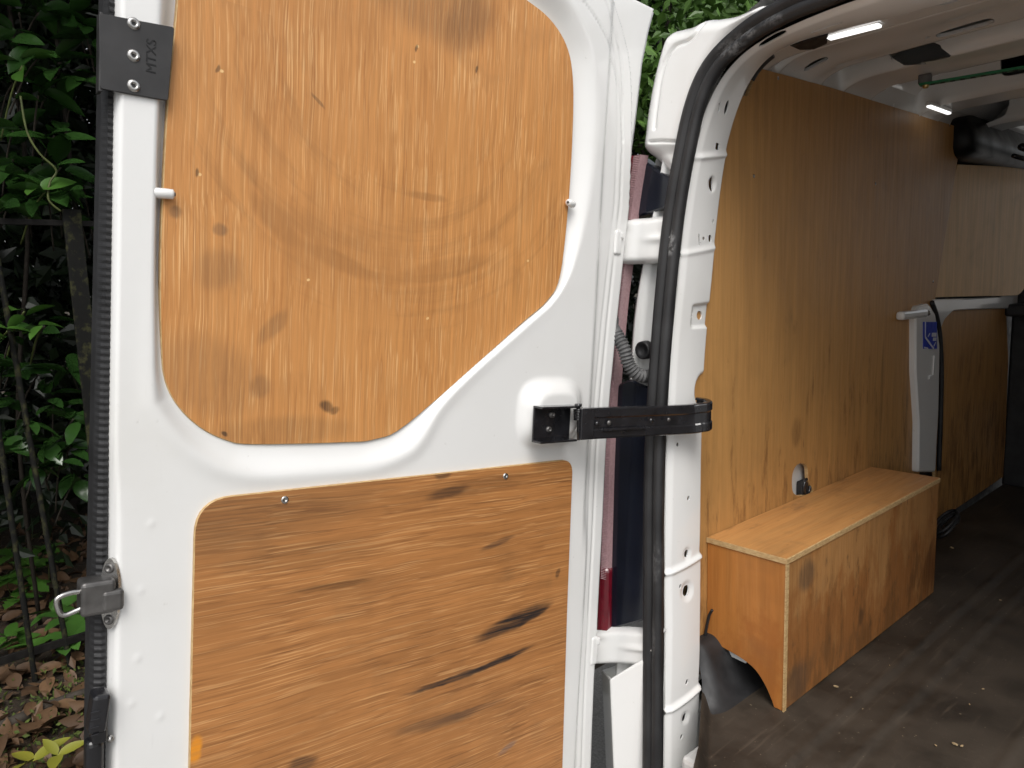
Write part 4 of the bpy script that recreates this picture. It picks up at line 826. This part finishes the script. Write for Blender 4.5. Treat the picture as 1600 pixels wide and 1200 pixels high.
# clusters of leaves one can pick out (photo positions along the fence)
count = 0
def cluster(px, py, x, n, young=False, spread=1.):
    global count
    c = on_x(px, py, x) - HO; d = _n([.8, random.uniform(-.4, .4), random.uniform(-.1, .6)])
    tube('twig', catmull([c - d*.22 + [0, 0, -.12], c - d*.10 + [0, 0, -.03], c], 4), .0035, TWIG if young else BARK, hedge, 5)
    for k in range(n):
        yaw = k*2*math.pi/n + random.uniform(-.4, .4); pitch = random.uniform(-.7, .6)
        place(random.choice(yng if young else big), hedge, c + np.array([random.uniform(-.02, .02), random.uniform(-.02, .02), random.uniform(-.02, .03)])*spread, yaw, pitch, random.uniform(-.6, .9), random.uniform(.75, 1.15)*(1.25 if py < 340 else 1)); count += 1
for (px, py) in ((62, 88), (25, 60), (95, 110), (20, 205), (85, 212), (95, 262), (40, 265), (75, 295), (95, 320), (120, 330), (20, 130), (130, 40), (110, 20), (60, 20), (30, 20), (10, 100), (140, 70), (20, 520), (70, 510), (10, 585), (30, 575), (105, 575), (15, 630), (45, 660), (85, 625), (110, 680), (75, 700), (110, 700), (60, 730), (125, 745), (100, 640), (30, 700), (20, 250), (130, 290), (5, 330), (60, 150), (120, 120), (40, 320), (115, 655), (60, 585), (10, 690), (95, 720)):
    cluster(px, py, random.uniform(-3.55, -3.28), 5)
for (px, py) in ((38, 487), (66, 510), (70, 300), (35, 103), (12, 517)): cluster(px, py, -3.22, 3, True)
# a long bare twig with leaves
tw = catmull([on_x(*p, -3.2)-HO for p in ((32, 150), (42, 205), (62, 240), (88, 266), (78, 285), (76, 312), (95, 330))], 6); tube('twig', tw, .004, TWIG, hedge, 6)
for (px, py, yaw) in ((30, 200, 2.4), (72, 215, -1.0), (85, 262, -.8), (100, 305, -1.2), (40, 270, 2), (72, 300, 2.8)): place(big[0], hedge, on_x(px, py, -3.19)-HO, yaw, .3, .5, 1.0)

pts = dense(15000, (-6.0, -3.5, 2.7), (-2.3, 3.4, 4.2)); ov = leaf_cloud('shade_canopy', pts-HO, .19, L_back, hedge); ov['kind'] = 'stuff'  # unseen leaf canopy added to keep sky light off the hedge
# dense hedge further back along the verge (mass nobody could count)
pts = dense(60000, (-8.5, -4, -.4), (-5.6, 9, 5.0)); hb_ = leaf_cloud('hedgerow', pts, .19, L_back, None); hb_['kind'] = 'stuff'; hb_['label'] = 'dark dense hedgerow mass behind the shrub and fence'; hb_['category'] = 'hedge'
# trees beyond the van's left side
def tree(base, h, rad, n, label, size=.13):
    t = empty('tree', base, label, 'tree', 'trees beyond the van')
    tube('trunk', catmull([(0, 0, 0), (.1, .05, h*.3), (.0, .1, h*.6), (.1, 0, h*.95)], 6), .13, BARK, t, 10, (1, .1, 0), scale=np.linspace(1, .3, 19))
    P = []
    for k in range(34):
        c = rng.normal(size=3); c = c/np.linalg.norm(c)*rad*rng.uniform(.25, 1)**.6 + np.array([0, 0, h*.78]); c[2] = max(c[2], h*.3)
        P.append(c + rng.normal(size=(n//34, 3))*rad*.17)
        if k < 10: tube('limb', [np.array([0.05, .05, h*.45]), (np.array([0, 0, h*.55])+c)/2, c], .035, BARK, t, 6, (.3, .4, .8), scale=[1, .6, .25])
    c = leaf_cloud('crown', np.concatenate(P), size, L_tree, t)
tree((-4.7, 6.2, -.55), 4.6, 1.7, 15000, 'leafy green tree seen above the white corner panel, nearest of the trees'); tree((-6.6, 9.6, -.55), 6.0, 2.3, 13000, 'taller leafy green tree standing behind the nearest tree', .16); tree((-4.2, 10.5, -.55), 5.6, 2.1, 11000, 'leafy green tree furthest along the verge beyond the van', .16)

# ------------------------------------------------------------------ leaf litter and ground plants
dead = [leaf_mesh('fallen_leaf', .10, .055, L_dead, .35, .15), leaf_mesh('fallen_leaf', .085, .05, L_dead, -.3, -.25), leaf_mesh('fallen_leaf', .11, .05, L_dead, .5, .3)]
cnt = 0
while cnt < 170:
    px, py = random.uniform(-10, 150), random.uniform(745, 1215); p = on_z(px, py, -.54)
    if p[0] < -5.5: continue
    place(random.choice(dead), ground, (p[0], p[1], -.535 + random.uniform(0, .03)), random.uniform(0, 6.3), random.uniform(-.5, .4), random.uniform(-.5, .5), random.uniform(.6, 1.2), 'fallen_leaf'); cnt += 1
pts = np.stack([rng.uniform(-5.5, -1.9, 3500), rng.uniform(-1., 2.6, 3500), rng.uniform(-.56, -.51, 3500)], 1); lt_ = leaf_cloud('leaf_litter', pts, .06, L_dead, ground); lt_['kind'] = 'stuff'
pts = np.stack([rng.normal(-2.8, .35, 1600), rng.normal(.45, .25, 1600), rng.uniform(-.55, -.50, 1600)], 1); ms = leaf_cloud('moss', pts, .022, leaf_mat('moss', (.03, .05, .008), (.09, .12, .015), .8), ground); ms['kind'] = 'stuff'
fern = [leaf_mesh('leaf', .075, .045, L_mid, .2, .3, .22, 9)]; comp = [leaf_mesh('leaf', .10, .045, leaf_mat('bramble leaf', (.03, .09, .015), (.06, .15, .025), .4), .2, .2, .06, 9)]; lime = [leaf_mesh('leaf', .08, .038, L_mid, .2, .2, .05, 9)]; yel = [leaf_mesh('leaf', .12, .05, L_yel, .3, .1)]
def plant(name, label, stems, meshes, z=-.35):
    """stems: list of (px, py, x, leaf count, scale)"""
    b0 = on_z(stems[0][0], stems[0][1], -.47); b0[2] = -.55; r = empty(name, tuple(b0), label, 'plant')
    for (px, py, x, n, sc) in stems:
        c = on_z(px, py, -.47 + random.uniform(-.02, .05)); q_ = np.linalg.norm(c-CAM)/3.1; c = c - b0; sc = sc*q_
        tube('stem', catmull([c + [random.uniform(-.02, .02), random.uniform(-.02, .02), -.09], c + [0, 0, -.04], c], 4), .0025, TWIG, r, 5)
        for k in range(n): place(random.choice(meshes), r, c, k*2*math.pi/n + random.uniform(-.3, .3), random.uniform(-.3, .35) + .25, random.uniform(-.3, .5), sc*random.uniform(.85, 1.15))
plant('herb', 'bright green lobed herb growing below the fence near the latch', [(20, 868, -3.05, 5, .9), (45, 885, -3.05, 5, .9), (68, 862, -3.0, 6, 1.), (75, 880, -3.0, 5, .8), (25, 900, -3.0, 5, .9), (50, 915, -2.98, 5, .9), (30, 935, -2.95, 5, .9), (10, 905, -3.0, 5, .8)], fern)
plant('bramble', 'mid green broad leaved bramble beside the open door edge', [(80, 955, -2.55, 5, 1.), (105, 965, -2.5, 5, 1.1), (115, 995, -2.5, 4, 1.1), (95, 1010, -2.55, 4, 1.)], comp)
plant('seedling', 'light green seedling with pointed leaves left of the bramble', [(30, 1000, -2.7, 5, .9), (45, 1010, -2.7, 5, .8), (10, 995, -2.75, 5, .9)], lime)
plant('fallen_sprig', 'yellow green sprig lying at the bottom of the verge', [(50, 1190, -2.45, 3, .9), (90, 1180, -2.4, 3, .8)], yel)
br_ = [on_z(px, py, -.52) for px, py in ((-30, 1150), (20, 1128), (60, 1110), (110, 1090), (140, 1080))]
bo = tube('branch', catmull(br_, 6), .022, BARK, None, 9, (0.1, .1, 1), scale=np.linspace(1, .7, 25)); tag(bo, 'bare brown branch lying on the leaf litter in front of the fence', 'branch')
